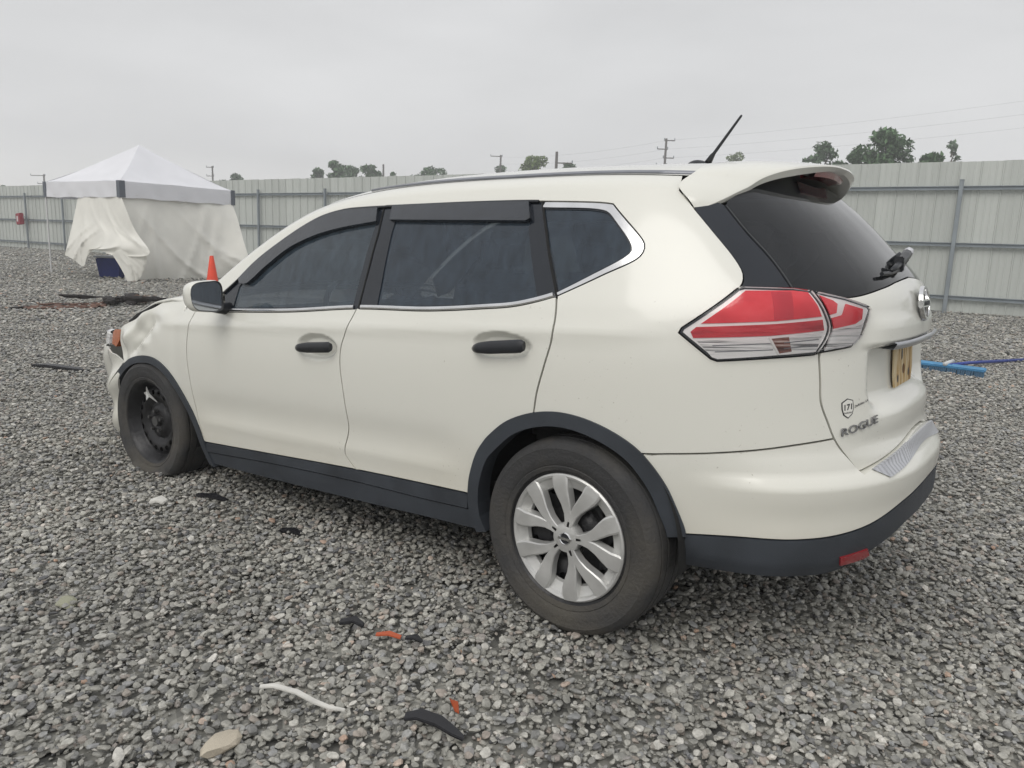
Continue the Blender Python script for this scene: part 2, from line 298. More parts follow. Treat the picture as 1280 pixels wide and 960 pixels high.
CV = {
  'dlo_top_front': [[1.979,1.109],[1.889,1.171],[1.773,1.262],[1.634,1.341],[1.499,1.407],[1.384,1.449],[1.243,1.472],[1.12,1.475],[1.0,1.474]],
  'dlo_top_rear': [[0.998,1.475],[0.755,1.471],[0.497,1.466],[0.248,1.458],[0.194,1.455],[-0.047,1.44],[-0.087,1.434]],
  'dlo_tip': [[-0.087,1.434],[-0.175,1.312],[-0.176,1.293],[-0.159,1.266],[-0.048,1.209],[0.082,1.143]],
  'belt_low': [[1.909,1.023],[1.404,1.042],[0.975,1.07],[0.593,1.076],[0.356,1.091],[0.223,1.104],[0.143,1.123],[0.082,1.143]],
  'visor_front_low': [[1.854,1.155],[1.794,1.154],[1.675,1.232],[1.541,1.311],[1.391,1.361],[1.24,1.389],[1.007,1.412]],
  'visor_rear': [[0.942,1.474],[0.569,1.464],[0.247,1.454],[0.222,1.395],[0.238,1.387],[0.93,1.415]],
  'gap_b_up': [[1.002,1.468],[0.986,1.368],[0.98,1.227],[0.975,1.07]],
  'rglass': [[0.914,1.411],[0.239,1.389],[0.219,1.34],[0.147,1.135],[0.26,1.115],[0.477,1.102],[0.872,1.085]],
  'gap_c_up': [[0.193,1.453],[0.153,1.351],[0.116,1.236],[0.083,1.14]],
  'qglass': [[0.179,1.43],[-0.029,1.416],[-0.065,1.406],[-0.089,1.377],[-0.133,1.305],[-0.134,1.286],[-0.116,1.27],[-0.011,1.212],[0.083,1.16],[0.114,1.252]],
  'gap_a': [[2.172,1.028],[2.18,1.009],[2.213,0.916],[2.228,0.817],[2.221,0.679],[2.198,0.475],[2.159,0.361]],
  'gap_b': [[0.977,1.074],[1.01,1.0],[1.05,0.918],[1.058,0.837],[1.046,0.725],[1.04,0.59],[1.069,0.469],[1.011,0.409]],
  'gap_c': [[0.083,1.14],[0.078,1.094],[0.079,1.023],[0.105,0.913],[0.126,0.831],[0.138,0.757]],
  'door_low': [[2.159,0.361],[1.559,0.389],[1.014,0.411],[0.617,0.42],[0.403,0.423]],
  'arch_r_out': [[0.402,0.412],[0.395,0.466],[0.384,0.506],[0.348,0.586],[0.288,0.659],[0.224,0.718],[0.148,0.755],[0.069,0.77],[-0.005,0.762],[-0.081,0.733],[-0.146,0.689],[-0.183,0.646],[-0.227,0.572],[-0.253,0.506],[-0.278,0.436],[-0.281,0.419]],
  'arch_f_out': [[3.123,0.55],[2.964,0.668],[2.837,0.732],[2.705,0.759],[2.558,0.754],[2.436,0.707],[2.342,0.631],[2.262,0.535],[2.195,0.426],[2.166,0.352],[2.115,0.24]],
  'lamp': [[-0.256,1.043],[-0.262,1.057],[-0.396,1.171],[-0.412,1.176],[-0.532,1.172],[-0.568,1.166],[-0.669,1.143],[-0.743,1.118],[-0.751,1.105],[-0.72,1.032],[-0.688,1.0],[-0.596,0.987],[-0.578,0.981],[-0.469,0.973],[-0.348,0.963],[-0.333,0.969]],
  'lamp_split': [[-0.577,1.165],[-0.597,1.126],[-0.61,1.093],[-0.619,1.06],[-0.612,1.027],[-0.588,0.985]],
  'lamp_red': [[-0.307,1.07],[-0.414,1.164],[-0.529,1.164],[-0.566,1.159],[-0.585,1.122],[-0.595,1.091],[-0.482,1.079]],
  'lamp_red2': [[-0.283,1.046],[-0.296,1.06],[-0.482,1.071],[-0.597,1.082],[-0.602,1.051],[-0.467,1.037],[-0.29,1.028]],
  'lamp_clear': [[-0.297,1.023],[-0.464,1.031],[-0.488,0.982],[-0.348,0.969],[-0.335,0.974]],
  'lamp_clear2': [[-0.468,1.032],[-0.6,1.046],[-0.582,0.99],[-0.49,0.982]],
  'lamp_in1': [[-0.595,1.15],[-0.63,1.135],[-0.641,1.125],[-0.636,1.1],[-0.617,1.095]],
  'lamp_in2': [[-0.666,1.125],[-0.721,1.109],[-0.717,1.08],[-0.695,1.067],[-0.628,1.055],[-0.622,1.086],[-0.653,1.094]],
  'lamp_in3': [[-0.625,1.05],[-0.701,1.059],[-0.724,1.066],[-0.712,1.03],[-0.685,1.005],[-0.605,0.993]],
  'gate_left': [[-0.593,0.986],[-0.6,0.9],[-0.603,0.84],[-0.622,0.779],[-0.645,0.717],[-0.714,0.617]],
  'gate_bot': [[-0.714,0.617],[-0.815,0.642],[-0.889,0.659],[-0.999,0.68]],
  'quarter_bump': [[-0.192,0.668],[-0.203,0.671],[-0.323,0.685],[-0.44,0.7],[-0.545,0.716],[-0.64,0.728]],
  'bump_dark': [[-0.281,0.423],[-0.411,0.436],[-0.534,0.438],[-0.623,0.442],[-0.727,0.459],[-0.868,0.499],[-0.957,0.515]],
  'dark_bot': [[-0.267,0.312],[-0.385,0.312],[-0.555,0.314],[-0.651,0.317],[-0.751,0.368],[-0.897,0.421]],
  'reflector': [[-0.656,0.374],[-0.739,0.385],[-0.753,0.361],[-0.736,0.354],[-0.664,0.345]],
  'dpanel': [[-0.346,1.412],[-0.378,1.345],[-0.411,1.27],[-0.422,1.224],[-0.42,1.204],[-0.412,1.185],[-0.404,1.175]],
  'gatewin_bot': [[-0.404,1.175],[-0.529,1.175],[-0.579,1.162],[-0.672,1.145],[-0.826,1.167],[-0.932,1.184]],
  'dglass_div': [[-0.446,1.422],[-0.474,1.344],[-0.507,1.27],[-0.532,1.175]],
  'step_in': [[-0.751,0.616],[-0.849,0.646],[-0.937,0.665]],
  'step_out': [[-0.818,0.58],[-0.998,0.601],[-1.077,0.607]],
  'handle_f': [[1.328,0.895],[1.289,0.913],[1.175,0.929],[1.084,0.928],[1.084,0.898],[1.207,0.885],[1.306,0.883]],
  'handle_r': [[0.35,0.959],[0.317,0.978],[0.244,0.987],[0.156,0.992],[0.156,0.963],[0.208,0.953],[0.316,0.947]],
  'sticker171': [[-0.664,0.833],[-0.7,0.841],[-0.703,0.801],[-0.684,0.784],[-0.665,0.797]],
  'rogue': [[-0.658,0.745],[-0.792,0.776],[-0.662,0.731],[-0.791,0.762]],
  'fender_top': [[2.269,1.062],[2.466,1.072],[2.612,1.023],[2.745,0.974],[2.874,0.929],[2.95,0.903]],
  'fender_front': [[2.95,0.903],[2.954,0.824],[2.942,0.755],[2.932,0.721]],
  'sill_mid': [[2.171,0.309],[1.568,0.343],[1.052,0.358],[0.623,0.359],[0.407,0.364]],
  'sill_bot': [[2.124,0.249],[0.977,0.272],[0.635,0.282],[0.365,0.288]],
  'fin': [[-0.318,1.472],[-0.335,1.44],[-0.346,1.412]],
}

# ------------------------------------------------------------------ car: body skin helpers
CTR = XC - TR                                   # s of the rear centre line
def sstep(a, b, x): t = np.clip((x - a) / (b - a), 0, 1); return t * t * (3 - 2 * t)
DENTS = [(2.60, .955, .085, .040, -.016), (2.76, .90, .07, .055, -.024), (2.86, .84, .05, .06, .014), (2.90, .77, .05, .05, -.016), (2.50, .985, .09, .03, .008), (2.68, .83, .05, .03, .010), (2.35, .86, .05, .2, -.003)]
def relief(s, z):
    d = 0 * s
    for cx, cz, rx, rz in ((1.205, .907, .135, .056), (.252, .974, .112, .046)):      # hand bowls behind the door handles
        q = ((s - cx) / rx) ** 2 + ((z - cz) / rz) ** 2
        d = d - .026 * sstep(0, .55, 1 - q)
    side = sstep(.35, .6, s) * (1 - sstep(2.0, 2.3, s))
    zc = .555 + .02 * (2.1 - s)
    d = d - .007 * side * np.exp(-((z - zc) / .065) ** 2) + .004 * side * np.exp(-((z - zc + .085) / .03) ** 2)
    zs = .965 + .055 * (1.9 - s) / 1.5
    d = d + .006 * np.exp(-((z - zs) / .028) ** 2) * sstep(-.35, .0, s) * (1 - sstep(2.3, 2.7, s))
    u_ = (s - 2.60) * .62 + (z - .985) * .78; v_ = (s - 2.60) * .78 - (z - .985) * .62     # crash fold across the fender
    d = d - .030 * np.exp(-np.abs(u_ + .03) / .035) * sstep(.0, .08, v_) * (1 - sstep(.26, .36, v_)) + .018 * np.exp(-((u_ - .055) / .03) ** 2) * sstep(-.02, .1, v_) * (1 - sstep(.24, .36, v_))
    for cx, cz, rx, rz, a in DENTS: d = d + a * np.exp(-((s - cx) / rx) ** 2 - ((z - cz) / rz) ** 2)
    return d
def gate_relief(s, z):
    t = np.abs(s - CTR)
    m_ = (1 - sstep(.30, .375, t + .25 * np.clip(.86 - z, 0, .1))) * sstep(.775, .835, z) * (1 - sstep(.985, .992, z))
    d = -.052 * m_
    d = d + .012 * sstep(.99, 1.0, z) * (1 - sstep(1.05, 1.10, z)) * (1 - sstep(.30, .42, t))     # garnish brow
    d = d - .010 * np.exp(-((z - .70) / .035) ** 2) * (1 - sstep(.3, .5, t))
    return d
def bump_relief(s, z):
    t = sstep(.25, .55, -s)
    return t * (.034 * (1 - sstep(.585, .64, z)) + .010 * (1 - sstep(.64, .70, z)) - .006 * np.exp(-((z - .50) / .05) ** 2))
def clad_relief(s, z): return bump_relief(s, z) - .012 * (1 - sstep(.30, .36, z)) + 0 * s
def front_relief(s, z):
    return .022 * np.sin(s * 17 + z * 9) * np.exp(-((s - 3.15) / .2) ** 2) + .016 * np.sin(z * 31 + s * 11) * np.exp(-((s - 3.1) / .25) ** 2)
def skin(s, z, off=0., rel=None):
    s = np.asarray(s, float); z = np.asarray(z, float)
    h = 2e-3
    def base(a, b): return S(a, b)
    P = base(s, z); du = base(s + h, z) - base(s - h, z); dv = base(s, z + h) - base(s, z - h)
    n = np.cross(dv, du); n /= np.linalg.norm(n, axis=-1, keepdims=True) + 1e-12
    def D(a, b):
        r = relief(a, b)
        for f_ in (rel or []): r = r + f_(a, b)
        return r
    d = D(s, z)
    # normal of the displaced skin
    gu = (D(s + h, z) - D(s - h, z))[..., None] * n + du; gv = (D(s, z + h) - D(s, z - h))[..., None] * n + dv
    nn = np.cross(gv, gu); nn /= np.linalg.norm(nn, axis=-1, keepdims=True) + 1e-12
    o = off(s, z) if callable(off) else off
    skin.base = n
    return P + n * (d + o)[..., None], nn
def crv(pts, ds=.014):
    """smooth curve through points, evenly resampled"""
    p = np.array(pts, float)
    if len(p) < 3:
        n = max(2, int(np.linalg.norm(p[-1] - p[0]) / ds)); return [tuple(p[0] + (p[-1] - p[0]) * i / n) for i in range(n + 1)]
    t = np.concatenate([[0], np.cumsum(np.maximum(np.linalg.norm(np.diff(p, axis=0), axis=1), 1e-6) ** .5)])
    T = np.linspace(0, t[-1], 400)
    def hermite(y):
        mm = np.zeros(len(y)); dl = np.diff(y) / np.diff(t); hh = np.diff(t)
        mm[1:-1] = (dl[:-1] * hh[1:] + dl[1:] * hh[:-1]) / (hh[1:] + hh[:-1]); mm[0] = dl[0]; mm[-1] = dl[-1]
        i = np.clip(np.searchsorted(t, T) - 1, 0, len(t) - 2); u = (T - t[i]) / hh[i]
        return (2*u**3-3*u**2+1)*y[i]+(u**3-2*u**2+u)*hh[i]*mm[i]+(-2*u**3+3*u**2)*y[i+1]+(u**3-u**2)*hh[i]*mm[i+1]
    q = np.stack([hermite(p[:, 0]), hermite(p[:, 1])], 1)
    l = np.concatenate([[0], np.cumsum(np.linalg.norm(np.diff(q, axis=0), axis=1))]); n = max(3, int(l[-1] / ds))
    k = np.linspace(0, l[-1], n + 1); return list(zip(np.interp(k, l, q[:, 0]), np.interp(k, l, q[:, 1])))
def lin(pts, ds=.014):
    o = []
    for a, b in zip(pts[:-1], pts[1:]):
        a = np.array(a); b = np.array(b); n = max(1, int(np.linalg.norm(b - a) / ds)); o += [tuple(a + (b - a) * i / n) for i in range(n)]
    return o + [tuple(pts[-1])]
def C_(name, rev=False, a=None, b=None, ds=.014):
    """curve CV[name], optionally cut to s between a and b"""
    c = crv(CV[name], ds)
    if a is not None: c = [p for p in c if min(a, b) - 1e-6 <= p[0] <= max(a, b) + 1e-6]
    return c[::-1] if rev else c
def mirror_s(pts): return [(2 * CTR - s, z) for s, z in pts][::-1]
def clean(poly, eps=.004):
    o = []
    for p in poly:
        if not o or math.hypot(p[0] - o[-1][0], p[1] - o[-1][1]) > eps: o.append((float(p[0]), float(p[1])))
    if math.hypot(o[0][0] - o[-1][0], o[0][1] - o[-1][1]) < eps: o.pop()
    return o
def area2(p): return sum(p[i - 1][0] * p[i][1] - p[i][0] * p[i - 1][1] for i in range(len(p)))
def inset(poly, d):
    p = clean(poly); sg = 1 if area2(p) > 0 else -1; o = []
    for i in range(len(p)):
        a = Vector(p[i - 1]); b = Vector(p[i]); c = Vector(p[(i + 1) % len(p)])
        e1 = (b - a).normalized(); e2 = (c - b).normalized()
        n1 = Vector((-e1.y, e1.x)); n2 = Vector((-e2.y, e2.x)); n = n1 + n2
        if n.length < .2: n = n1
        n.normalize(); k = min(2.0, 1 / max(.3, n.dot(n1)))
        o.append(tuple(b + n * (d * k * sg)))
    return o
def inside(poly, x, y):
    px = np.array([p[0] for p in poly]); py = np.array([p[1] for p in poly]); qx = np.roll(px, 1); qy = np.roll(py, 1)
    x = np.asarray(x)[:, None]; y = np.asarray(y)[:, None]
    c = ((py > y) != (qy > y)) & (x < (qx - px) * (y - py) / (qy - py + 1e-15) + px)
    return c.sum(1) % 2 == 1
def dist_poly(poly, x, y):
    a = np.array(poly); b = np.roll(a, -1, 0); d = b - a; q = np.stack([x, y], 1)[:, None, :]
    t = np.clip(((q - a) * d).sum(-1) / np.maximum((d * d).sum(-1), 1e-12), 0, 1)
    return np.linalg.norm(q - (a + t[..., None] * d), axis=-1).min(1)
def tri2d(poly, holes, h, fine=()):
    xs = [p[0] for p in poly]; ys = [p[1] for p in poly]
    gx, gy = np.meshgrid(np.arange(min(xs), max(xs), h), np.arange(min(ys), max(ys), h * .9)); gx = gx + (np.arange(gx.shape[0]) % 2)[:, None] * h / 2
    gx = gx.ravel(); gy = gy.ravel(); k = inside(poly, gx, gy); gx, gy = gx[k], gy[k]
    for cx, cz, rx, rz in fine:
        k = ((gx - cx) / rx) ** 2 + ((gy - cz) / rz) ** 2 > 1; fx, fy = np.meshgrid(np.arange(cx - rx, cx + rx, .007), np.arange(cz - rz, cz + rz, .007)); fx = fx.ravel(); fy = fy.ravel()
        q = (((fx - cx) / rx) ** 2 + ((fy - cz) / rz) ** 2 < 1) & inside(poly, fx, fy); gx = np.concatenate([gx[k], fx[q]]); gy = np.concatenate([gy[k], fy[q]])
    if len(gx):
        k = dist_poly(poly, gx, gy) > h * .45
        for q in holes: k &= ~inside(q, gx, gy) & (dist_poly(q, gx, gy) > h * .45)
        gx, gy = gx[k], gy[k]
    vs = [Vector(p) for p in poly]; es = [(i, (i + 1) % len(poly)) for i in range(len(poly))]
    for q in holes:
        n = len(vs); vs += [Vector(p) for p in q]; es += [(n + i, n + (i + 1) % len(q)) for i in range(len(q))]
    vs += [Vector((a, b)) for a, b in zip(gx, gy)]
    V, E_, Fc, *_ = delaunay_2d_cdt(vs, es, [], 0, 1e-5)
    V = np.array([tuple(v) for v in V]); T = np.array([f for f in Fc if len(f) == 3])
    c = V[T].mean(1); k = inside(poly, c[:, 0], c[:, 1])
    for q in holes: k &= ~inside(q, c[:, 0], c[:, 1])
    T = T[k]
    a = np.cross(V[T[:, 1]] - V[T[:, 0]], V[T[:, 2]] - V[T[:, 0]]); T[a < 0] = T[a < 0][:, ::-1]
    return V, T[np.abs(a) > 1e-9]
def panel(name, poly, mat_, parent, off=0., gap=.0030, flange=.018, h=.035, holes=(), rel=None, mirror=False, dome=0., fine=()):
    """a body panel: outline in (s, z), laid on the skin, edges folded inwards"""
    P2 = inset(poly, gap) if gap else clean(poly); HL = [inset(q, -gap) if gap else clean(q) for q in holes]
    V, T = tri2d(P2, HL, h, fine)
    of = off
    if dome:
        dd = dist_poly(P2, V[:, 0], V[:, 1]); of = off + dome * (1 - np.clip(1 - dd / max(dd.max(), 1e-6), 0, 1) ** 2)
    X, Nn = skin(V[:, 0], V[:, 1], of, rel); NB = skin.base
    n = len(X); faces = [(t[0], t[2], t[1]) for t in T]   # (s, z) is left handed seen from outside
    # check orientation
    f0 = np.array(faces); fn = np.cross(X[f0[:, 1]] - X[f0[:, 0]], X[f0[:, 2]] - X[f0[:, 0]])
    if (fn * Nn[f0[:, 0]]).sum() < 0: faces = [f[::-1] for f in faces]
    cnt = {}
    for f in faces:
        for a, b in ((f[0], f[1]), (f[1], f[2]), (f[2], f[0])): cnt[(a, b)] = 1
    bd = [(a, b) for (a, b) in cnt if (b, a) not in cnt]
    verts = [tuple(p) for p in X]; ids = {}
    nflat = len(faces)
    if flange:
        for a, b in bd:
            for v in (a, b):
                if v not in ids: ids[v] = len(verts); verts.append(tuple(X[v])); verts.append(tuple(X[v] - NB[v] * flange))
            faces.append((ids[b], ids[a], ids[a] + 1, ids[b] + 1))
    if mirror: verts = [(x, -y, z) for x, y, z in verts]; faces = [f[::-1] for f in faces]; Nn = Nn * np.array([1, -1, 1])
    me = mesh(verts, faces, True)
    NL = np.zeros((len(me.loops), 3)); li = 0
    for pi, f in enumerate(me.polygons):
        for k in f.loop_indices:
            v = me.loops[k].vertex_index
            NL[k] = Nn[v] if pi < nflat else f.normal
    if dome: pass
    else: me.normals_split_custom_set([tuple(v) for v in NL])
    return link(name, me, mat_, parent)
def strip(name, pts, w, mat_, parent, hgt=.006, off=0., mirror=False, rel=None, close=False):
    """rounded trim strip following a curve on the skin"""
    p = np.array(pts, float); d = np.gradient(p, axis=0); d /= np.linalg.norm(d, axis=1, keepdims=True) + 1e-9; nn = np.stack([-d[:, 1], d[:, 0]], 1)
    prof = [(-.5, -.004), (-.5, hgt * .5), (-.36, hgt), (0, hgt * 1.1), (.36, hgt), (.5, hgt * .5), (.5, -.004)]
    V = []; k = len(prof)
    for a, hh in prof:
        q = p + nn * (a * w); X, _ = skin(q[:, 0], q[:, 1], off + hh, rel); V.append(X)
    V = np.stack(V, 1).reshape(-1, 3); n = len(p)
    F_ = [(i * k + j, i * k + j + 1, (i + 1) * k + j + 1, (i + 1) * k + j) for i in range(n - 1) for j in range(k - 1)]
    F_ += [tuple(range(k)), tuple((n - 1) * k + j for j in range(k))[::-1]]
    if mirror: V = V * np.array([1, -1, 1])
    b = MB().add(V, F_); o = b.build(name, mat_, parent); smooth_by_angle(o.data, 50); return o
def grid(name, fn, us, vs_, mat_, parent, thick=0, mirror=False):
    U_, V_ = np.meshgrid(us, vs_, indexing='ij'); P = fn(U_, V_); a, b = U_.shape
    X = P.reshape(-1, 3); F_ = [(i * b + j, i * b + j + 1, (i + 1) * b + j + 1, (i + 1) * b + j) for i in range(a - 1) for j in range(b - 1)]
    if mirror: X = X * np.array([1, -1, 1])
    mb = MB().add(X, F_); o = mb.build(name, mat_, parent, smooth=True)
    return o
def text_mesh(body, size=1., extrude=0., bold=0.):
    cu = bpy.data.curves.new('t', 'FONT'); cu.body = body; cu.size = size; cu.extrude = extrude; cu.resolution_u = 3; cu.offset = bold
    ob = bpy.data.objects.new('t', cu); COL.objects.link(ob); dg = bpy.context.evaluated_depsgraph_get(); dg.update()
    me = bpy.data.meshes.new_from_object(ob.evaluated_get(dg)); bpy.data.objects.remove(ob); return me
def skin_text(name, body, s0, z0, s1, z1, hgt, mat_, parent, off=.003, depth=.003, rel=None, bold=0.):
    """lettering laid on the skin from (s0, z0) to (s1, z1) along its baseline"""
    me = text_mesh(body, 1., .5 if depth else 0, bold)
    co = np.array([v.co[:] for v in me.vertices]); w = co[:, 0].max() - co[:, 0].min(); hh = co[:, 1].max() - co[:, 1].min()
    u = (co[:, 0] - co[:, 0].min()) / w; v = (co[:, 1] - co[:, 1].min()) / hh
    s = s0 + (s1 - s0) * u; z = z0 + (z1 - z0) * u + v * hgt
    X, nn = skin(s, z, off, rel); X = X + nn * (co[:, 2] * 2 * depth / 2)[:, None]
    for k, vtx in enumerate(me.vertices): vtx.co = X[k]
    bm = bmesh.new(); bm.from_mesh(me); bmesh.ops.recalc_face_normals(bm, faces=bm.faces); bm.to_mesh(me); bm.free()
    return link(name, me, mat_, parent)
def rbox(name, c, d, mat_, parent, bev=.03, rot=None, seg=3):
    M = rot.to_matrix() if rot is not None else None
    return MB().box(c, d, M).build(name, mat_, parent, bevel=bev, seg=seg)

# ------------------------------------------------------------------ car
CARROOT = empty('damaged_suv', (0, 0, 0), (0, PSI, 0))
tag(CARROOT, 'crashed white sport utility vehicle with flat front tyre and dark tinted windows parked on gravel', 'car')
ZQ = lambda s: float(ZB(s)) + .118       # where the side skin meets the roof rail
def body_side():
    top = [(s, ZQ(s if s > .3 else s + .04)) for s in np.linspace(2.13, -.30, 130)]
    p = lin([(2.172, 1.028), (1.985, 1.030)]) + lin([(1.985, 1.030), CV['dlo_top_front'][0]])[1:]
    p = [(2.172, 1.028), (2.05, 1.06)] + C_('dlo_top_front')[0:] + C_('dlo_top_rear')[1:] + C_('dlo_tip')[1:]
    p += C_('gap_c')[1:]
    p += C_('arch_r_out', a=.136, b=-.160)[0:] + [(-.1655, .668)]
    p += [(s, z) for s, z in C_('quarter_bump') if s < -.2]
    p += [q for q in C_('gate_left', rev=True) if q[1] > .735]
    lm = CV['lamp']
    p += lin([lm[11], lm[12], lm[13], lm[14], lm[15], lm[0], lm[1], lm[2], lm[3]])
    p += C_('dpanel', rev=True)
    p += C_('fin', rev=True)[1:]
    p += top[::-1][0:]
    return clean(p)
front_door = C_('gap_a') + [q for q in C_('door_low') if q[0] > 1.02][1:] + C_('gap_b', rev=True)[0:] + [q for q in C_('belt_low', rev=True) if q[0] > .985] + lin([(1.909, 1.023), (2.165, 1.03)])[1:-1]
rear_door = C_('gap_b')[0:] + [q for q in C_('door_low') if q[0] < 1.005] + [q for q in C_('arch_r_out') if q[0] > .14][1:] + C_('gap_c', rev=True) + [q for q in C_('belt_low', rev=True) if .09 < q[0] < .97]
fender = C_('gap_a') + [q for q in C_('arch_f_out', rev=True) if q[1] > .36 and q[0] < 2.94] + lin([(2.932, .721), (2.942, .755), (2.954, .824), (2.95, .903)])[0:] + C_('fender_top', rev=True)[1:-1] + [(2.20, 1.045)]
dlo = C_('dlo_top_front') + C_('dlo_top_rear')[1:] + C_('dlo_tip')[1:] + C_('belt_low', rev=True)[1:]
fglass = [(1.862, 1.045), (1.868, 1.14)] + [(s - .012, z - .014) for s, z in C_('dlo_top_front') if 1.03 < s < 1.86] + [(1.022, 1.455), (1.020, 1.30), (1.012, 1.08)]
rglass = lin(CV['rglass'] + [CV['rglass'][0]])[:-1]; rglass = [(s, z + (.045 if z > 1.37 else 0)) for s, z in rglass]
qglass = crv(CV['qglass'][:9], .012) + [(.09, 1.18)] + crv([(.114, 1.252), (.179, 1.42)], .012)[0:]
qsur = [q for q in C_('dlo_top_rear') if q[0] < .188] + C_('dlo_tip')[1:] + C_('gap_c_up', rev=True)[1:-1]
bside = body_side()
for mir in (False, True):
    k = dict(mirror=mir)
    panel('body_side', bside, PAINT, CARROOT, h=.03, **k)
    fd = panel('front_door', front_door, PAINT, CARROOT, h=.026, fine=[(1.205, .907, .155, .075)], **k)
    rd = panel('rear_door', rear_door, PAINT, CARROOT, h=.026, fine=[(.252, .974, .15, .075)], **k)
    panel('front_fender', fender, PAINT, CARROOT, h=.012, **k)
    panel('window_frame', dlo, GLOSSBLACK, CARROOT, off=-.006, gap=.0, h=.05, holes=[fglass, rglass, qglass], **k)
    panel('front_window', fglass, GLASS, CARROOT, off=-.010, gap=-.004, flange=.003, h=.06, **k)
    panel('rear_window', rglass, PRIVACY, CARROOT, off=-.010, gap=-.004, flange=.003, h=.06, **k)
    panel('quarter_window', qglass, PRIVACY, CARROOT, off=-.009, gap=-.004, flange=.003, h=.05, **k)
    panel('quarter_window_surround', qsur, CHROME, CARROOT, off=-.001, gap=.002, h=.03, holes=[inset(qglass, -.003)], **k)
    bl = [(s, z + .008) for s, z in C_('belt_low')]
    strip('belt_trim', [q for q in bl if q[0] > .99], .014, CHROME, CARROOT, .004, **k)
    strip('belt_trim', [q for q in bl if .085 < q[0] < .965], .014, CHROME, CARROOT, .004, **k)
    strip('window_seal', [q for q in inset(C_('dlo_top_front') + C_('dlo_top_rear')[1:] + [(1, 1)], .0)[:-1] if q[0] > .20], .009, BLACK, CARROOT, .004, **k)
    strip('pillar_seam', lin([(s + .000, z) for s, z in CV['gap_b_up']]), .007, DARK, CARROOT, .001, off=-.004, **k)
    strip('pillar_seam', lin(CV['gap_c_up']), .008, DARK, CARROOT, .002, off=-.004, **k)
    # rain visors
    vt = [(s, z - .006) for s, z in C_('dlo_top_front') if 1.02 < s < 1.875]
    panel('rain_visor', vt + C_('visor_front_low', rev=True), VISOR, CARROOT, off=.010, gap=0, flange=.022, h=.03, **k)
    panel('rain_visor', lin(CV['visor_rear'] + [CV['visor_rear'][0]])[:-1], VISOR, CARROOT, off=.010, gap=0, flange=.022, h=.03, **k)
    # sills
    sm = C_('sill_mid'); dl = C_('door_low')
    panel('sill_moulding', [q for q in dl if q[0] < 2.158] + [q for q in sm[::-1] if q[0] < 2.168], CLAD, CARROOT, off=.006, h=.05, **k)
    panel('sill_cladding', sm + [(.385, .33)] + C_('sill_bot', rev=True) + [(2.15, .28)], CLAD, CARROOT, off=.000, flange=.05, h=.05, **k)
    # wheel arch cladding
    def arch(o, c, w0, w1):
        o = np.array(o); t = np.linspace(0, 1, len(o)); d = np.array(c) - o; d /= np.linalg.norm(d, axis=1, keepdims=True)
        return [tuple(p) for p in (o + d * (w0 + (w1 - w0) * t)[:, None])]
    ar = lin([(.374, .286), (.398, .345), (.402, .405)]) + C_('arch_r_out')[1:]; ain = arch(ar, (.06, .36), .042, .042)
    panel('wheel_arch_cladding', ar + ain[::-1], CLAD, CARROOT, off=.008, gap=-.003, flange=.07, h=.03, **k)
    af = C_('arch_f_out'); ain2 = arch(af, (2.69, .40), .030, .036)
    panel('wheel_arch_cladding', af + ain2[::-1], CLAD, CARROOT, off=.008, gap=-.003, flange=.07, h=.03, **k)
    # front bumper corner, torn along the top
    fb = [q for q in C_('arch_f_out') if q[0] > 2.93][::-1] + [(2.955, .70), (2.99, .728), (3.01, .745), (3.04, .752), (3.06, .772), (3.12, .775), (3.3, .77), (3.8, .77), (FX + TF, .77)]
    fb = lin([(3.135, .26), (3.12, .45)] + fb + [(FX + TF, .22), (3.4, .22), (3.2, .23)])
    panel('front_bumper', fb, PAINT, CARROOT, h=.03, rel=[front_relief], gap=0, flange=.01, **k)
    hl = lin([(3.02, .788), (3.095, .80), (3.085, .87), (3.05, .885), (2.965, .888), (2.972, .83), (3.02, .788)])[:-1]
    panel('side_marker_lamp', hl, mat('amber_marker', (.50, .13, .035), .22, 0, 1.0, .1, 60) if not mir else AMBER, CARROOT, off=-.004, gap=0, flange=.03, h=.03, **k)
    hp = lin([(3.16, .79), (3.55, .80), (3.50, .86), (3.16, .85), (3.16, .79)])[:-1]
    panel('headlamp', hp, CLEARLENS, CARROOT, off=-.006, gap=0, h=.04, **k)
    # dark inner shell so that panel gaps and lamp seats read black
    ins = lin([(2.2, .26), (2.13, .36), (2.2, .60), (2.4, .79), (2.70, .84), (2.95, .76), (2.97, .88), (2.6, 1.0), (2.2, 1.01), (1.9, 1.0), (.2, 1.06), (.02, 1.10), (-.1, 1.16), (-.3, 1.30), (-.32, 1.40), (-.40, 1.40), (-.45, 1.14), (-.6, 1.14), (-.72, 1.1), (-.70, .45), (-.55, .33), (-.31, .33), (-.30, .45), (-.24, .64), (-.1, .77), (.07, .81), (.25, .74), (.37, .6), (.43, .45), (.42, .30)], .03)
    panel('inner_shell', ins, DARK, CARROOT, off=-.040, gap=0, flange=.0, h=.06, **k)
    # wheel housings
    for hx, hz, rr in ((.03, .36, .43), (2.70, .37, .41)):
        pr = [(rr, .0), (rr, .40)]; v, f = lathe(pr, 40, 'y', -.15, math.pi + .15)
        v = [(x + hx, (.45 + y) * (-1 if mir else 1), z + hz) for x, y, z in v]
        mb = MB().add(v, f); cv = len(mb.v)
        # inner wall
        ring = [(hx + rr * math.cos(a), .45 * (-1 if mir else 1), hz + rr * math.sin(a)) for a in np.linspace(-.15, math.pi + .15, 41)]
        mb.add(ring, [tuple(range(41))]); mb.build('wheel_housing', DARK, CARROOT)
    # roof rail moulding
    def rail(u, v): return None
    xs = np.linspace(1.20, -.275, 70)
    Pm = []
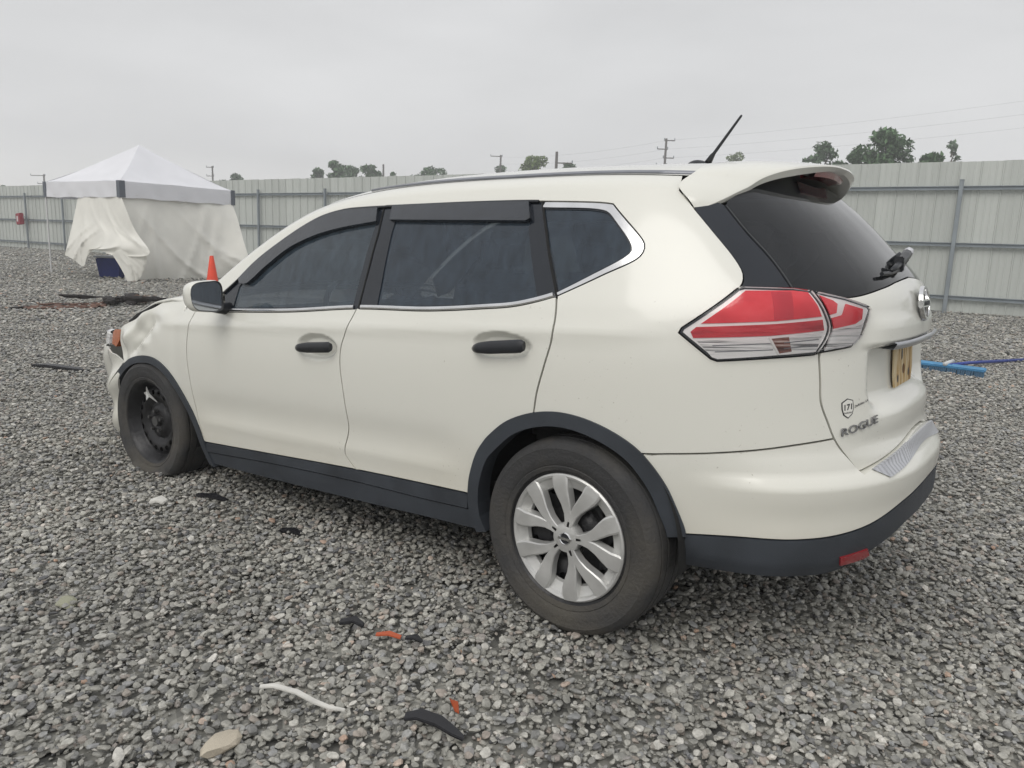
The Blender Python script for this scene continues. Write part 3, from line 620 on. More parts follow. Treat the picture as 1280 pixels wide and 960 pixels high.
    for dq, hh in ((-.026, -.002), (-.022, .005), (-.010, .008), (.010, .008), (.022, .005), (.026, -.002)):
        q_ = np.interp(xs, [-.3, .4, 1.0, 1.2], [.285, .262, .285, .33]); P_ = Uf(xs, q_ + dq * np.interp(xs, [.9, 1.2], [1, .3])); P_[:, 2] += hh; P_[:, 1] += hh * .6; Pm.append(P_)
    Pm = np.stack(Pm, 1); n_, k_ = Pm.shape[:2]; V = Pm.reshape(-1, 3) * (np.array([1, -1, 1]) if mir else 1)
    mb = MB().add(V, [(i * k_ + j, i * k_ + j + 1, (i + 1) * k_ + j + 1, (i + 1) * k_ + j) for i in range(n_ - 1) for j in range(k_ - 1)] + [tuple(range(k_)), tuple((n_ - 1) * k_ + j for j in range(k_))])
    o = mb.build('roof_rail', mat('rail_grey', (.27, .28, .31), .35, .4, .2, 0, 40, .2, 6) if not mir else CLAD, CARROOT); smooth_by_angle(o.data, 50)

# door handles
def handle(sx, zx, ln, tilt, parent, mir=False):
    xs = np.linspace(-.5, .5, 22); secs = []
    for t in xs:
        w = .043 * (1 - .50 * np.clip((t - .05) / .45, 0, 1) ** 1.6)            # narrower towards the front
        w *= .72 if abs(t) > .495 else 1
        out = .034 - .024 * max(0, (t - .30) / .2) ** 1.5 - .004 * max(0, (-t - .4) / .1)
        s = sx + t * ln; zc = zx + tilt * t
        ring = []
        for a in np.linspace(0, 2 * np.pi, 12, endpoint=False):
            skin(np.array([s]), np.array([zc + w * .5 * math.sin(a)])); nn = skin.base
            # measured from the un-dished skin
            X = S(np.array([s]), np.array([zc + w * .5 * math.sin(a)])) + nn * (out - .004 + .010 * math.cos(a)); ring.append(X[0])
        secs.append(ring)
    V = np.array(secs).reshape(-1, 3); V = V * np.array([1, -1, 1]) if mir else V; n = 12
    F_ = [(i * n + j, i * n + (j + 1) % n, (i + 1) * n + (j + 1) % n, (i + 1) * n + j) for i in range(21) for j in range(n)] + [tuple(range(n))[::-1], tuple(21 * n + j for j in range(n))]
    o = MB().add(V, F_).build('door_handle', BLACK, parent, smooth=True); smooth_by_angle(o.data, 60)
    return o
for mir in (False, True):
    for sx, zx, ln, tl in ((1.204, .905, .245, -.018), (.252, .968, .196, -.022)):
        handle(sx, zx, ln, tl, CARROOT, mir)

# roof, windscreen, bonnet
def roof_fn(x, q):
    P = Uf(x, np.clip(np.abs(q), 0, 1)); P[..., 1] *= np.sign(q) * 1.0; P[..., 1] = np.where(np.abs(q) > .999, 0, P[..., 1]); return P
def roof_g(u, v):   # v in [-1, 1]: left .24 .. centre .. right .24
    q = 1 - np.abs(v) * .76; P = Uf(u, q); P[..., 1] *= np.where(v >= 0, 1, -1); P[..., 2] += .001; return P
grid('roof', roof_g, np.linspace(-.30, 1.42, 60), np.linspace(-1, 1, 49), PAINT, CARROOT)
grid('windscreen', lambda u, v: roof_g(u, v) - np.array([0, 0, .004]), np.linspace(1.424, 2.36, 30), np.linspace(-.97, .97, 41), GLASS, CARROOT)
def hood_fn(u, v):
    x = u; zc = np.interp(u, [2.15, 2.27, 2.45, 2.6, 2.75, 2.9, 3.05, 3.3, 3.58], [1.055, 1.06, 1.058, 1.024, .982, .945, .915, .88, .83])
    sx = np.where(u > FX, u + .02 * (u - FX), u)
    ye = np.interp(u, [2.15, 2.6, 2.9, 3.2, 3.45, 3.58], [.845, .845, .80, .70, .52, .38])
    crown = np.interp(u, [2.15, 2.6, 3.0, 3.58], [.055, .075, .085, .03])
    return np.stack([x, ye * v, zc + .006 + .026 * sstep(2.35, 2.7, u) + crown * (1 - np.abs(v) ** 2.4)], -1)
hd = grid('bonnet', hood_fn, np.linspace(2.16, 3.58, 50), np.linspace(-1, 1, 41), PAINT, CARROOT)
sol = hd.modifiers.new('thick', 'SOLIDIFY'); sol.thickness = .012; sol.offset = -1
# dark tube drawn in as the gap's shade under the buckled bonnet edge
mb = MB(); ks = np.linspace(2.62, 3.30, 24); A = hood_fn(ks, 0 * ks + .985)
mb.tube([tuple(p + np.array([0, .006, -.020])) for p in A], [.010 + .008 * math.sin(math.pi * i / 23) for i in range(24)], 8).build('bonnet_gap_shade', DARK, CARROOT, smooth=True)
grid('cowl', lambda u, v: np.stack([u, v * .80, np.interp(u, [2.1, 2.4], [1.10, 1.085]) + .05 * (1 - v ** 2)], -1), np.linspace(2.1, 2.4, 6), np.linspace(-1, 1, 17), BLACK, CARROOT)

# tailgate
gl = C_('gate_left')
lm = CV['lamp']
half = gl + C_('gate_bot')[1:] + [(-1.06, .688), (CTR, .690)]
halfu = lin([(CTR, 1.198), (-1.02, 1.192)]) + C_('gatewin_bot', rev=True, a=-.672, b=-.932)[0:] + lin([lm[6], lm[7], lm[8], lm[9], lm[10], lm[11]])
gate = clean(lin([lm[11]]) + half + mirror_s(half[:-1]) + mirror_s(halfu)[0:] + halfu[1:])
tg = panel('tailgate', gate, PAINT, CARROOT, h=.018, rel=[gate_relief])
# rear window and the dark pillar panels
bt = C_('gatewin_bot')
gp_div = C_('dglass_div')
topw = [(-.346, 1.412), (-.43, 1.452), (-.60, 1.485), (-.85, 1.505), (CTR, 1.512)]
gwin_half = lin([(CTR, 1.562), (-.85, 1.552), (-.62, 1.512), (-.462, 1.440)]) + gp_div[0:] + [q for q in bt if q[0] < -.54] + [(-1.03, 1.193), (CTR, 1.199)]
rw = panel('rear_screen', clean(gwin_half + mirror_s(gwin_half)[1:-1]), REARGLASS, CARROOT, off=-.002, gap=.001, flange=.006, h=.035)
dp = C_('dpanel') + [q for q in bt if q[0] > -.53][1:] + C_('dglass_div', rev=True) + lin([(-.446, 1.43), (-.39, 1.44), (-.35, 1.43)])[1:]
for mir in (False, True): panel('tailgate_pillar_panel', dp, GLOSSBLACK, CARROOT, off=-.003, gap=.001, flange=.01, h=.03, mirror=mir)
strip('screen_seal', gp_div, .005, BLACK, CARROOT, .002)

# rear bumper, lower cladding, step pad
qb = [(-.1655, .668)] + [q for q in C_('quarter_bump') if q[0] < -.19]
bh = qb + [q for q in gl if q[1] < .722] + C_('gate_bot')[1:] + [(-1.06, .688), (CTR, .690)]
bd = C_('bump_dark') + [(-1.03, .522), (CTR, .524)]
arc_r = [q for q in C_('arch_r_out') if q[0] < -.170]
bumper = clean(bh + mirror_s(bh)[1:] + [(2 * CTR - s, z) for s, z in arc_r] + [(2 * CTR - s, z) for s, z in bd] + bd[::-1][1:] + arc_r[::-1])
panel('rear_bumper', bumper, PAINT, CARROOT, h=.022, rel=[bump_relief], flange=.055)
db = C_('dark_bot') + [(-1.0, .430), (CTR, .432)]
clad = clean(bd + [(2 * CTR - s, z) for s, z in bd[::-1]][1:] + [(2 * CTR - s, z) for s, z in db] + db[::-1][1:])
panel('bumper_cladding', clad, CLAD, CARROOT, h=.03, flange=.06, rel=[clad_relief], off=.001)
st_in = [(-.748, .624), (-.849, .650), (-.937, .667), (-1.03, .674), (CTR, .676)]
st_out = [(-.790, .598), (-.90, .614), (-.998, .628), (-1.06, .635), (CTR, .637)]
stp = lin(st_in + mirror_s(st_in)[1:] + [(2 * CTR - s, z) for s, z in st_out] + st_out[::-1][1:])
stepm = mat('step_pad', (.50, .51, .54), .4, .3, .2)
t_, p_ = nodes_of(stepm); c_ = t_.nodes.new('ShaderNodeTexCoord'); wv = t_.nodes.new('ShaderNodeTexWave'); wv.bands_direction = 'Y'; wv.inputs['Scale'].default_value = 16; t_.links.new(c_.outputs['Object'], wv.inputs[0])
bp_ = t_.nodes.new('ShaderNodeBump'); bp_.inputs['Strength'].default_value = .6; bp_.inputs['Distance'].default_value = .006; t_.links.new(wv.outputs[0], bp_.inputs['Height']); t_.links.new(bp_.outputs[0], p_.inputs['Normal'])
panel('bumper_step_pad', clean(stp), stepm, CARROOT, off=.006, gap=0, flange=.008, h=.03, rel=[bump_relief])
for mir in (False, True): panel('bumper_reflector', lin(CV['reflector'] + [CV['reflector'][0]])[:-1], REDDARK, CARROOT, off=.006, gap=0, flange=.008, h=.03, rel=[clad_relief], mirror=mir)

# tail lamps
out_l = lin(lm[:6]) + C_('lamp_split') + lin(lm[12:] + [lm[0]])[0:-1]
out_i = C_('lamp_split', rev=True) + lin([(-.590, 1.162), lm[6], lm[7], lm[8], lm[9], lm[10], lm[11]])
def sc(poly, d): return inset(poly, d)
REDBLOCK = mat('red_lens_block', (.64, .036, .060), .12, 0, .15, 0, 60, .12, 12)
for mir in (False, True):
    k = dict(mirror=mir)
    tl = panel('tail_lamp', clean(out_l), GLOSSBLACK, CARROOT, off=.000, gap=.001, h=.03, **k)
    panel('lamp_bezel', sc(clean(out_l), .0075), LIGHTTRIM, tl, off=.003, gap=0, flange=.004, h=.03, **k)
    panel('red_lens', lin(CV['lamp_red'] + [CV['lamp_red'][0]])[:-1], REDLENS, tl, off=.006, gap=0, flange=.004, h=.025, **k)
    panel('red_lens', lin(CV['lamp_red2'] + [CV['lamp_red2'][0]])[:-1], REDLOW, tl, off=.006, gap=0, flange=.004, h=.025, **k)
    strip('lens_divider', lin([(-.466, 1.032), (-.489, .983)]), .006, LIGHTTRIM, tl, .002, off=.006, **k)
    panel('lens_block', lin([(-.476, 1.082), (-.474, 1.160), (-.524, 1.160), (-.522, 1.084), (-.476, 1.082)])[:-1], REDBLOCK, tl, off=.0068, gap=0, flange=.002, h=.025, **k)
    panel('reversing_lens', lin(CV['lamp_clear'] + [CV['lamp_clear'][0]])[:-1], CLEARLENS, tl, off=.0055, gap=0, flange=.004, h=.02, **k)
    panel('indicator_lens', lin(CV['lamp_clear2'] + [CV['lamp_clear2'][0]])[:-1], CLEARLENS, tl, off=.0055, gap=0, flange=.004, h=.02, **k)
    panel('amber_bulb', lin([(-.470, 1.029), (-.512, 1.034), (-.520, .992), (-.488, .986), (-.470, 1.029)])[:-1], AMBERLENS, tl, off=.0065, gap=0, flange=.003, h=.02, **k)
    for zz in (.014, .032):       # reflector ribs in the clear lens
        a = (-.330 - zz * .35, 1.022 - zz); b = (-.462 - zz * .40, 1.029 - zz * .98)
        strip('reflector_rib', lin([a, b]), .0028, mat('rib_grey', (.22, .23, .25), .3, .4) if zz == .014 else bpy.data.materials['rib_grey'], tl, .001, off=.0062, **k)
        a = (-.500 - zz * .02, 1.030 - zz * .9); b = (-.592 + zz * .25, 1.040 - zz)
        strip('reflector_rib', lin([a, b]), .0026, bpy.data.materials['rib_grey'], tl, .001, off=.0062, **k)
    panel('clear_cover', sc(clean(out_l), .0045), SHELL, tl, off=.014, gap=0, flange=.010, h=.03, **k)
    t2 = panel('tailgate_lamp', clean(out_i), GLOSSBLACK, CARROOT, off=.000, gap=.001, h=.03, **k)
    panel('lamp_bezel', sc(clean(out_i), .008), LIGHTTRIM, t2, off=.003, gap=0, flange=.004, h=.03, **k)
    panel('red_lens', lin(CV['lamp_in1'] + [CV['lamp_in1'][0]])[:-1], REDLENS, t2, off=.006, gap=0, flange=.004, h=.025, **k)
    panel('red_lens', lin(CV['lamp_in2'] + [CV['lamp_in2'][0]])[:-1], REDLENS, t2, off=.006, gap=0, flange=.004, h=.025, **k)
    panel('reversing_lens', lin(CV['lamp_in3'] + [CV['lamp_in3'][0]])[:-1], CLEARLENS, t2, off=.0055, gap=0, flange=.004, h=.02, **k)
    panel('clear_cover', sc(clean(out_i), .005), SHELL, t2, off=.014, gap=0, flange=.010, h=.03, **k)

# spoiler: from the roof seam to a drooping trailing edge that wraps down the pillars
Fp = [(-.322, .648, 1.414), (-.300, .652, 1.445), (-.268, .645, 1.478), (-.262, .618, 1.503), (-.275, .585, 1.523), (-.285, .545, 1.545), (-.270, .44, 1.572), (-.255, .28, 1.590), (-.245, .12, 1.598), (-.243, 0, 1.600)]
Tp = [(-.330, .645, 1.410), (-.362, .618, 1.428), (-.392, .585, 1.448), (-.418, .545, 1.470), (-.440, .505, 1.490), (-.465, .460, 1.517), (-.515, .375, 1.545), (-.560, .245, 1.564), (-.580, .11, 1.575), (-.584, 0, 1.577)]
def spoiler():
    Fs = np.array(Fp + [(x, -y, z) for x, y, z in Fp[:-1][::-1]]); Ts = np.array(Tp + [(x, -y, z) for x, y, z in Tp[:-1][::-1]])
    t = np.linspace(0, 1, len(Fs)); tt = np.linspace(0, 1, 90)
    f = [pch(t, Fs[:, i]) for i in range(3)]; g = [pch(t, Ts[:, i]) for i in range(3)]
    Fd = np.stack([q(tt) for q in f], 1); Td = np.stack([q(tt) for q in g], 1)
    w = np.sin(np.pi * tt) ** .5
    rows = []
    for a in np.linspace(0, 1, 12):
        P = Fd * (1 - a) + Td * a; P[:, 2] += .012 * np.sin(np.pi * a) * w; rows.append(P)
    lip = Td.copy(); lip[:, 2] -= (.016 + .014 * np.clip(np.abs(Td[:, 1]) / .35, 0, 1)) * w; lip[:, 0] += .012 * w; rows.append(Td + np.array([-.003, 0, -.006]) * w[:, None]); rows.append(lip)
    und = lip.copy(); und[:, 0] += .12 * w; und[:, 2] += .006 * w; rows.append(und)
    und2 = Fd.copy(); und2[:, 2] -= .035 * w; und2[:, 0] -= .02 * w; rows.append(und2)
    V = np.concatenate(rows); n = 90; k = len(rows)
    Fc = [(i * n + j, i * n + j + 1, (i + 1) * n + j + 1, (i + 1) * n + j) for i in range(k - 1) for j in range(n - 1)]
    o = MB().add(V, Fc).build('roof_spoiler', PAINT, CARROOT, smooth=True); smooth_by_angle(o.data, 42); return o, Td
SPO, TE = spoiler()
cl = MB()
pts = [(-.548 + .30 * y * y, y, 1.553 - .20 * y * y) for y in np.linspace(-.17, .17, 9)]
for i in range(8):
    a = Vector(pts[i]); b = Vector(pts[i + 1]); cl.add([a + Vector((-.004, 0, .008)), b + Vector((-.004, 0, .008)), b + Vector((.004, 0, -.012)), a + Vector((.004, 0, -.012)), a + Vector((.05, 0, .011)), b + Vector((.05, 0, .011)), b + Vector((.05, 0, -.015)), a + Vector((.05, 0, -.015))], [(0, 1, 2, 3), (3, 2, 6, 7), (4, 7, 6, 5)])
cl.build('high_brake_lamp', REDDARK, SPO)

# antenna
an = MB(); sec = []
for t in np.linspace(0, 1, 14):
    x = .02 - .135 * t; hgt = .036 * math.sin(math.pi * min(1, (t + .02)) ** .75) ** .8 + .006; w = .032 * math.sin(math.pi * (t * .9 + .07)) ** .7
    sec.append([(x, w * math.cos(a), 1.606 + max(0, math.sin(a)) * hgt) for a in np.linspace(-.4, math.pi + .4, 12)])
V = np.array(sec).reshape(-1, 3)
an.add(V, [(i * 12 + j, i * 12 + j + 1, (i + 1) * 12 + j + 1, (i + 1) * 12 + j) for i in range(13) for j in range(11)])
ab = an.build('antenna_base', BLACK, CARROOT, smooth=True)
MB().tube([(-.078, 0, 1.632), (-.094, 0, 1.657), (-.103, 0, 1.668), (-.203, 0, 1.793), (-.207, 0, 1.798)], [.014, .010, .0065, .0045, .003], 10).build('antenna_mast', BLACK, ab, smooth=True)

# tailgate furniture
def gate_pt(y, z, off=0., rel=(gate_relief,)):
    s = np.linspace(CTR - .75, CTR + .75, 300); P, n = skin(s, 0 * s + z, off, list(rel)); i = np.argsort(P[:, 1])
    return np.array([np.interp(y, P[i, 1], P[i, c]) for c in range(3)]), np.array([np.interp(y, P[i, 1], n[i, c]) for c in range(3)])
def s_of(y, z):
    s = np.linspace(CTR - .75, CTR + .75, 400); P = S(s, 0 * s + z); i = np.argsort(P[:, 1]); return float(np.interp(y, P[i, 1], s[i]))
# badge: ring and bar
bc, bn = gate_pt(0, 1.108, .010)
M = Vector(-Vector(bn)).to_track_quat('-Z', 'Y').to_matrix() if False else Matrix(((0, 0, -1), (-1, 0, 0), (0, 1, 0)))
def ring_mesh(ro, ri, dep, n=40, ey=1.0):
    v = []; f = []
    for i in range(n):
        a = 2 * math.pi * i / n
        for r, h in ((ro, 0), (ro - .003, dep), (ri + .003, dep), (ri, 0)): v.append((r * math.cos(a) * ey, r * math.sin(a), h))
    for i in range(n):
        j = (i + 1) % n
        for k in range(3): f.append((i * 4 + k, j * 4 + k, j * 4 + k + 1, i * 4 + k + 1))
    return v, f
def place(v, c, nrm, up=(0, 0, 1)):
    nz_ = Vector(nrm).normalized(); x_ = Vector(up).cross(nz_).normalized(); y_ = nz_.cross(x_)
    return [Vector(c) + x_ * p[0] + y_ * p[1] + nz_ * p[2] for p in v]
bg = MB(); v, f = ring_mesh(.060, .044, .012, 40, 1.12); bg.add(place(v, bc, bn), f)
badge = bg.build('badge', CHROME, CARROOT, smooth=True); smooth_by_angle(badge.data, 40)
bb = MB(); bb.box((0, 0, .006), (.150, .027, .014)); bar = MB().add(place(bb.v, bc, bn), bb.f).build('badge_bar', CHROME, badge, bevel=.003)
dk = [(.05 * 1.12 * math.cos(a), .05 * math.sin(a), .001) for a in np.linspace(0, 2 * np.pi, 32, endpoint=False)]
MB().add(place(dk, bc, bn), [tuple(range(32))]).build('badge_backing', BLACK, badge)
tm = text_mesh('NISSAN', .021, .0006); co = [v.co.copy() for v in tm.vertices]; cx = sum(c.x for c in co) / len(co); cx = (max(c.x for c in co) + min(c.x for c in co)) / 2
for v_, c in zip(tm.vertices, place([((c.x - cx) * 1.35, c.y - .0075, c.z + .0135) for c in co], bc, bn)): v_.co = c
link('badge_lettering', tm, BLACK, badge)
# garnish over the plate recess
gy = np.linspace(-.34, .34, 41); V = []
for y in gy:
    w = 1 - abs(y / .35) ** 6; 
    p, n = gate_pt(y, 1.002, .008); q, n2 = gate_pt(y, .985, .014, ())
    V += [tuple(p + n * 0), tuple(p + n * .010 + np.array([0, 0, -.004])), tuple(q + n2 * .004 + np.array([0, 0, -.006])), tuple(q - n2 * .05 + np.array([0, 0, -.002]))]
o = MB().add(V, [(i * 4 + j, i * 4 + j + 1, (i + 1) * 4 + j + 1, (i + 1) * 4 + j) for i in range(40) for j in range(3)]).build('plate_garnish', mat('garnish_silver', (.42, .43, .46), .3, .7, .3), CARROOT, smooth=True)
# plate mount: bare adhesive stained backing with dark holes
pm = mat('stained_plate_backing', (.55, .40, .20), .7, 0, 0, .2, 60, .4, 9)
t_, p_ = nodes_of(pm); c_ = t_.nodes.new('ShaderNodeTexCoord'); nn_ = t_.nodes.new('ShaderNodeTexNoise'); nn_.inputs['Scale'].default_value = 14; nn_.inputs['Detail'].default_value = 5; mpp = t_.nodes.new('ShaderNodeMapping'); mpp.inputs['Scale'].default_value = (1, 2.2, .5); t_.links.new(c_.outputs['Object'], mpp.inputs[0]); t_.links.new(mpp.outputs[0], nn_.inputs[0])
rp_ = t_.nodes.new('ShaderNodeValToRGB'); t_.links.new(nn_.outputs[0], rp_.inputs[0]); rp_.color_ramp.elements[0].position = .35; rp_.color_ramp.elements[0].color = (.20, .10, .03, 1); rp_.color_ramp.elements[1].position = .62; rp_.color_ramp.elements[1].color = (.66, .55, .36, 1)
e = rp_.color_ramp.elements.new(.48); e.color = (.50, .33, .13, 1)
t_.links.new(rp_.outputs[0], p_.inputs['Base Color'])
pc, pn = gate_pt(0, .905, .004)
sh = [(-.145, .068), (.145, .068), (.150, .055), (.150, -.030), (.132, -.072), (-.132, -.072), (-.150, -.030), (-.150, .055)]
pv = [(a, b, 0.) for a, b in sh] + [(a, b, .006) for a, b in sh]; n8 = 8
plate = MB().add(place(pv, pc, pn), [tuple(range(8, 16))] + [(i, (i + 1) % 8, 8 + (i + 1) % 8, 8 + i) for i in range(8)]).build('plate_mount', pm, CARROOT)
for px, py, rx, ry in ((-.09, -.045, .011, .014), (.085, -.040, .011, .014), (-.03, .035, .012, .022), (0, -.02, .020, .018)):
    e8 = [(px + rx * math.cos(a), py + ry * math.sin(a), .0065 if rx < .02 else .0068) for a in np.linspace(0, 2 * np.pi, 14, endpoint=False)]
    MB().add(place(e8, pc, pn), [tuple(range(14))]).build('mounting_hole', BLACK if rx < .019 else mat('rust_stain', (.16, .08, .03), .9), plate)
# lettering
skin_text('model_lettering', 'ROGUE', -.660, .732, -.792, .760, .0235, mat('letter_chrome', (.30, .30, .31), .25, .9), tg, .004, .005)
dkink = mat('sticker_ink', (.03, .03, .035), .6)
stw = [(-.663, .833), (-.682, .845), (-.701, .839), (-.704, .815), (-.699, .797), (-.684, .784), (-.669, .795), (-.664, .812)]
stk = panel('road_sticker', lin(stw + [stw[0]], .008)[:-1], dkink, tg, off=.0012, gap=0, flange=.001, h=.02)
panel('sticker_face', inset(lin(stw + [stw[0]], .008)[:-1], .0028), mat('sticker_white', (.78, .77, .72), .5), tg, off=.0018, gap=0, flange=0, h=.02)
skin_text('sticker_number', '171', -.6715, .8085, -.6965, .8115, .0180, dkink, tg, .0026, .0002, bold=.022)
skin_text('sticker_text', 'DeRidder', -.670, .7985, -.697, .801, .005, dkink, tg, .0026, .0002)
skin_text('sticker_text', 'DeRidder, LA', -.7075, .8135, -.757, .8285, .0085, dkink, tg, .0015, .0002, bold=.01)
# wiper
gp = lambda y, z, o: tuple(gate_pt(y, z, o, ())[0])
wiper = MB().tube([gp(-.02, 1.246, -.01), gp(-.02, 1.248, .030)], [.026, .022], 14).build('wiper_arm', BLACK, CARROOT, smooth=True)
MB().tube([gp(-.04, 1.250, .040), gp(.02, 1.242, .036), gp(.09, 1.231, .026), gp(.17, 1.219, .020), gp(.24, 1.210, .018)], [.017, .016, .013, .010, .007], 8).build('wiper_bar', BLACK, wiper, smooth=True)
MB().tube([gp(-.06, 1.236, .010), gp(.10, 1.216, .012), gp(.26, 1.205, .012), gp(.31, 1.204, .012)], .007, 6).build('wiper_blade', BLACK, wiper)
MB().box(tuple(np.array(gp(.12, 1.226, .022))), (.03, .02, .05)).build('blade_clip', BLACK, wiper, bevel=.004)
MB().tube([gp(-.035, 1.247, .030), gp(-.040, 1.252, .052), gp(-.042, 1.254, .060)], [.018, .015, .008], 12).build('wiper_cap', WHITEPL, wiper, smooth=True)
# water washed smear strip above the handle is left to the paint

# mirrors
def mirror_obj(mir):
    g = -1 if mir else 1
    prof = [(1.095, 1.112), (1.088, 1.145), (1.066, 1.162), (1.01, 1.169), (.962, 1.168), (.948, 1.150), (.944, 1.10), (.948, 1.045), (.966, 1.033), (1.02, 1.034), (1.068, 1.043), (1.088, 1.068)]
    prof = crv(prof + [prof[0]], .012)[:-1]; n = len(prof); c = np.array([1.02, 1.10])
    V = []; rows = []
    for dx, scl, sh in ((-.004, .93, 0), (-.010, 1.0, .0), (.0, 1.035, .004), (.03, 1.045, .004), (.06, .99, -.002), (.09, .84, -.010), (.112, .56, -.018), (.12, .22, -.022)):
        rows.append([(1.835 + dx + .08 * (p[0] - 1.02), (c[0] + (p[0] - c[0]) * scl + sh) * g, c[1] + (p[1] - c[1]) * scl) for p in prof])
    V = [q for r in rows for q in r]; k = len(rows)
    F_ = [(i * n + j, i * n + (j + 1) % n, (i + 1) * n + (j + 1) % n, (i + 1) * n + j) for i in range(1, k - 1) for j in range(n)] + [tuple((k - 1) * n + j for j in range(n))]
    h_ = MB().add(V, F_).build('door_mirror', PAINT, CARROOT, smooth=True)
    MB().add(V[:2 * n], [(j, (j + 1) % n, n + (j + 1) % n, n + j) for j in range(n)]).build('mirror_rim', BLACK, h_, smooth=True)
    gv = [(1.835 - .0035 + .08 * (p[0] - 1.02), (c[0] + (p[0] - c[0]) * .94) * g, c[1] + (p[1] - c[1]) * .94) for p in prof]
    MB().add(gv, [tuple(range(n))]).build('mirror_glass', mat('mirror_glass', (.42, .44, .47), .06, 1) if not mir else CHROME, h_)
    foot = MB().tube([(1.90, .955 * g, 1.055), (1.905, .90 * g, 1.040), (1.90, .845 * g, 1.035)], [.030, .026, .034], 12).build('mirror_foot', BLACK, h_, smooth=True)
for mir in (False, True): mirror_obj(mir)

# interior
CABIN = mat('cabin_plastic', (.05, .05, .052), .8)
MB().box((1.1, 0, .36), (2.6, 1.36, .10)).box((2.15, 0, .75), (.08, 1.45, .55)).build('cabin_floor', DARK, CARROOT)
rbox('dashboard', (1.93, 0, .90), (.40, 1.42, .26), CABIN, CARROOT, .06)
rbox('parcel_shelf', (-.30, 0, .80), (.50, 1.20, .60), CABIN, CARROOT, .05)
from mathutils import Euler
def seat(y):
    s_ = rbox('front_seat', (1.02, y, .60), (.50, .50, .16), SEAT, CARROOT, .06)
    rbox('seat_back', (.74, y, .90), (.15, .48, .62), SEAT, s_, .06, Euler((0, -.22, 0)))
    rbox('headrest', (.655, y, 1.285), (.10, .26, .18), SEAT, s_, .045, Euler((0, -.15, 0)))
seat(.37); seat(-.37)
rs = rbox('rear_seat', (.10, 0, .62), (.52, 1.24, .18), SEAT, CARROOT, .06)
rbox('seat_back', (-.12, 0, .93), (.16, 1.22, .62), SEAT, rs, .06, Euler((0, -.30, 0)))
for y in (.40, -.40): rbox('headrest', (-.225, y, 1.30), (.09, .25, .15), SEAT, rs, .04, Euler((0, -.2, 0)))
sv, sf = lathe([(.175 + .014 * math.cos(a), .014 * math.sin(a)) for a in np.linspace(0, 2 * np.pi, 9)], 36, 'z')
sw = MB().add([(Euler((0, -1.15, 0)).to_matrix() @ Vector(p)) + Vector((1.58, .37, 1.0)) for p in sv], sf).build('steering_wheel', BLACK, CARROOT, smooth=True)
MB().tube([(1.58, .37, 1.0), (1.80, .37, .90)], [.06, .03], 10).build('steering_column', BLACK, sw)
MB().box((1.45, 0, .25), (3.3, 1.24, .08)).box((-.45, 0, .345), (.50, 1.10, .03)).box((1.25, 0, .30), (1.75, 1.62, .03)).build('underbody', DARK, CARROOT)  # the two thin plates are added unseen to block skylight under the car
ex = MB().tube([(-.30, -.35, .26), (-.78, -.35, .27)], .045, 12).build('exhaust_silencer', STEEL, CARROOT, smooth=True)

# wheels (built upright about y, outer face towards +y)
def tyre_mesh(hub_z, flat):
    half_ = [(.226, .094), (.232, .104), (.248, .109), (.252, .107), (.256, .110), (.29, .1155), (.318, .1135), (.322, .1145), (.338, .107), (.350, .096), (.357, .080), (.3585, .072), (.350, .0705), (.350, .0635), (.360, .062), (.3612, .034), (.352, .033), (.352, .025), (.362, .024), (.362, 0)]
    half_ = [(.226 + (r - .226) * .82, h * .97) for r, h in half_]
    prof = half_ + [(r, -h * 1.22) for r, h in half_[:-1][::-1]]
    v, f = lathe(prof, 110, 'y'); o = []
    sink = .006
    for x, y, z in v:
        r = math.hypot(x, z); lim = -hub_z + sink
        comp = max(0, lim - z)
        a = (r - .226) / .136
        if flat:
            # sagged carcass: everything below the rim is squeezed towards the ground line and bulges out
            zb = -math.sqrt(max(0, .226 ** 2 - min(.226, abs(x)) ** 2)) if abs(x) < .226 else 0
            if z < lim + .03:
                t = max(0, (lim + .03 - z)) / .12
                y += math.copysign(.040 * min(1, t * 1.6) * math.sin(math.pi * min(1, max(0, 1.05 - a * .9))), y); 
                z = lim + .03 - (.03) * (1 - math.exp(-(lim + .03 - z) / .03))
            elif z < -.10: y += math.copysign(.010 * a, y)
        elif comp > 0:
            y += math.copysign(.25 * comp * math.sin(math.pi * min(1, max(0, 1.1 - a))), y); z = lim
        o.append((x, y, z))
    return o, f
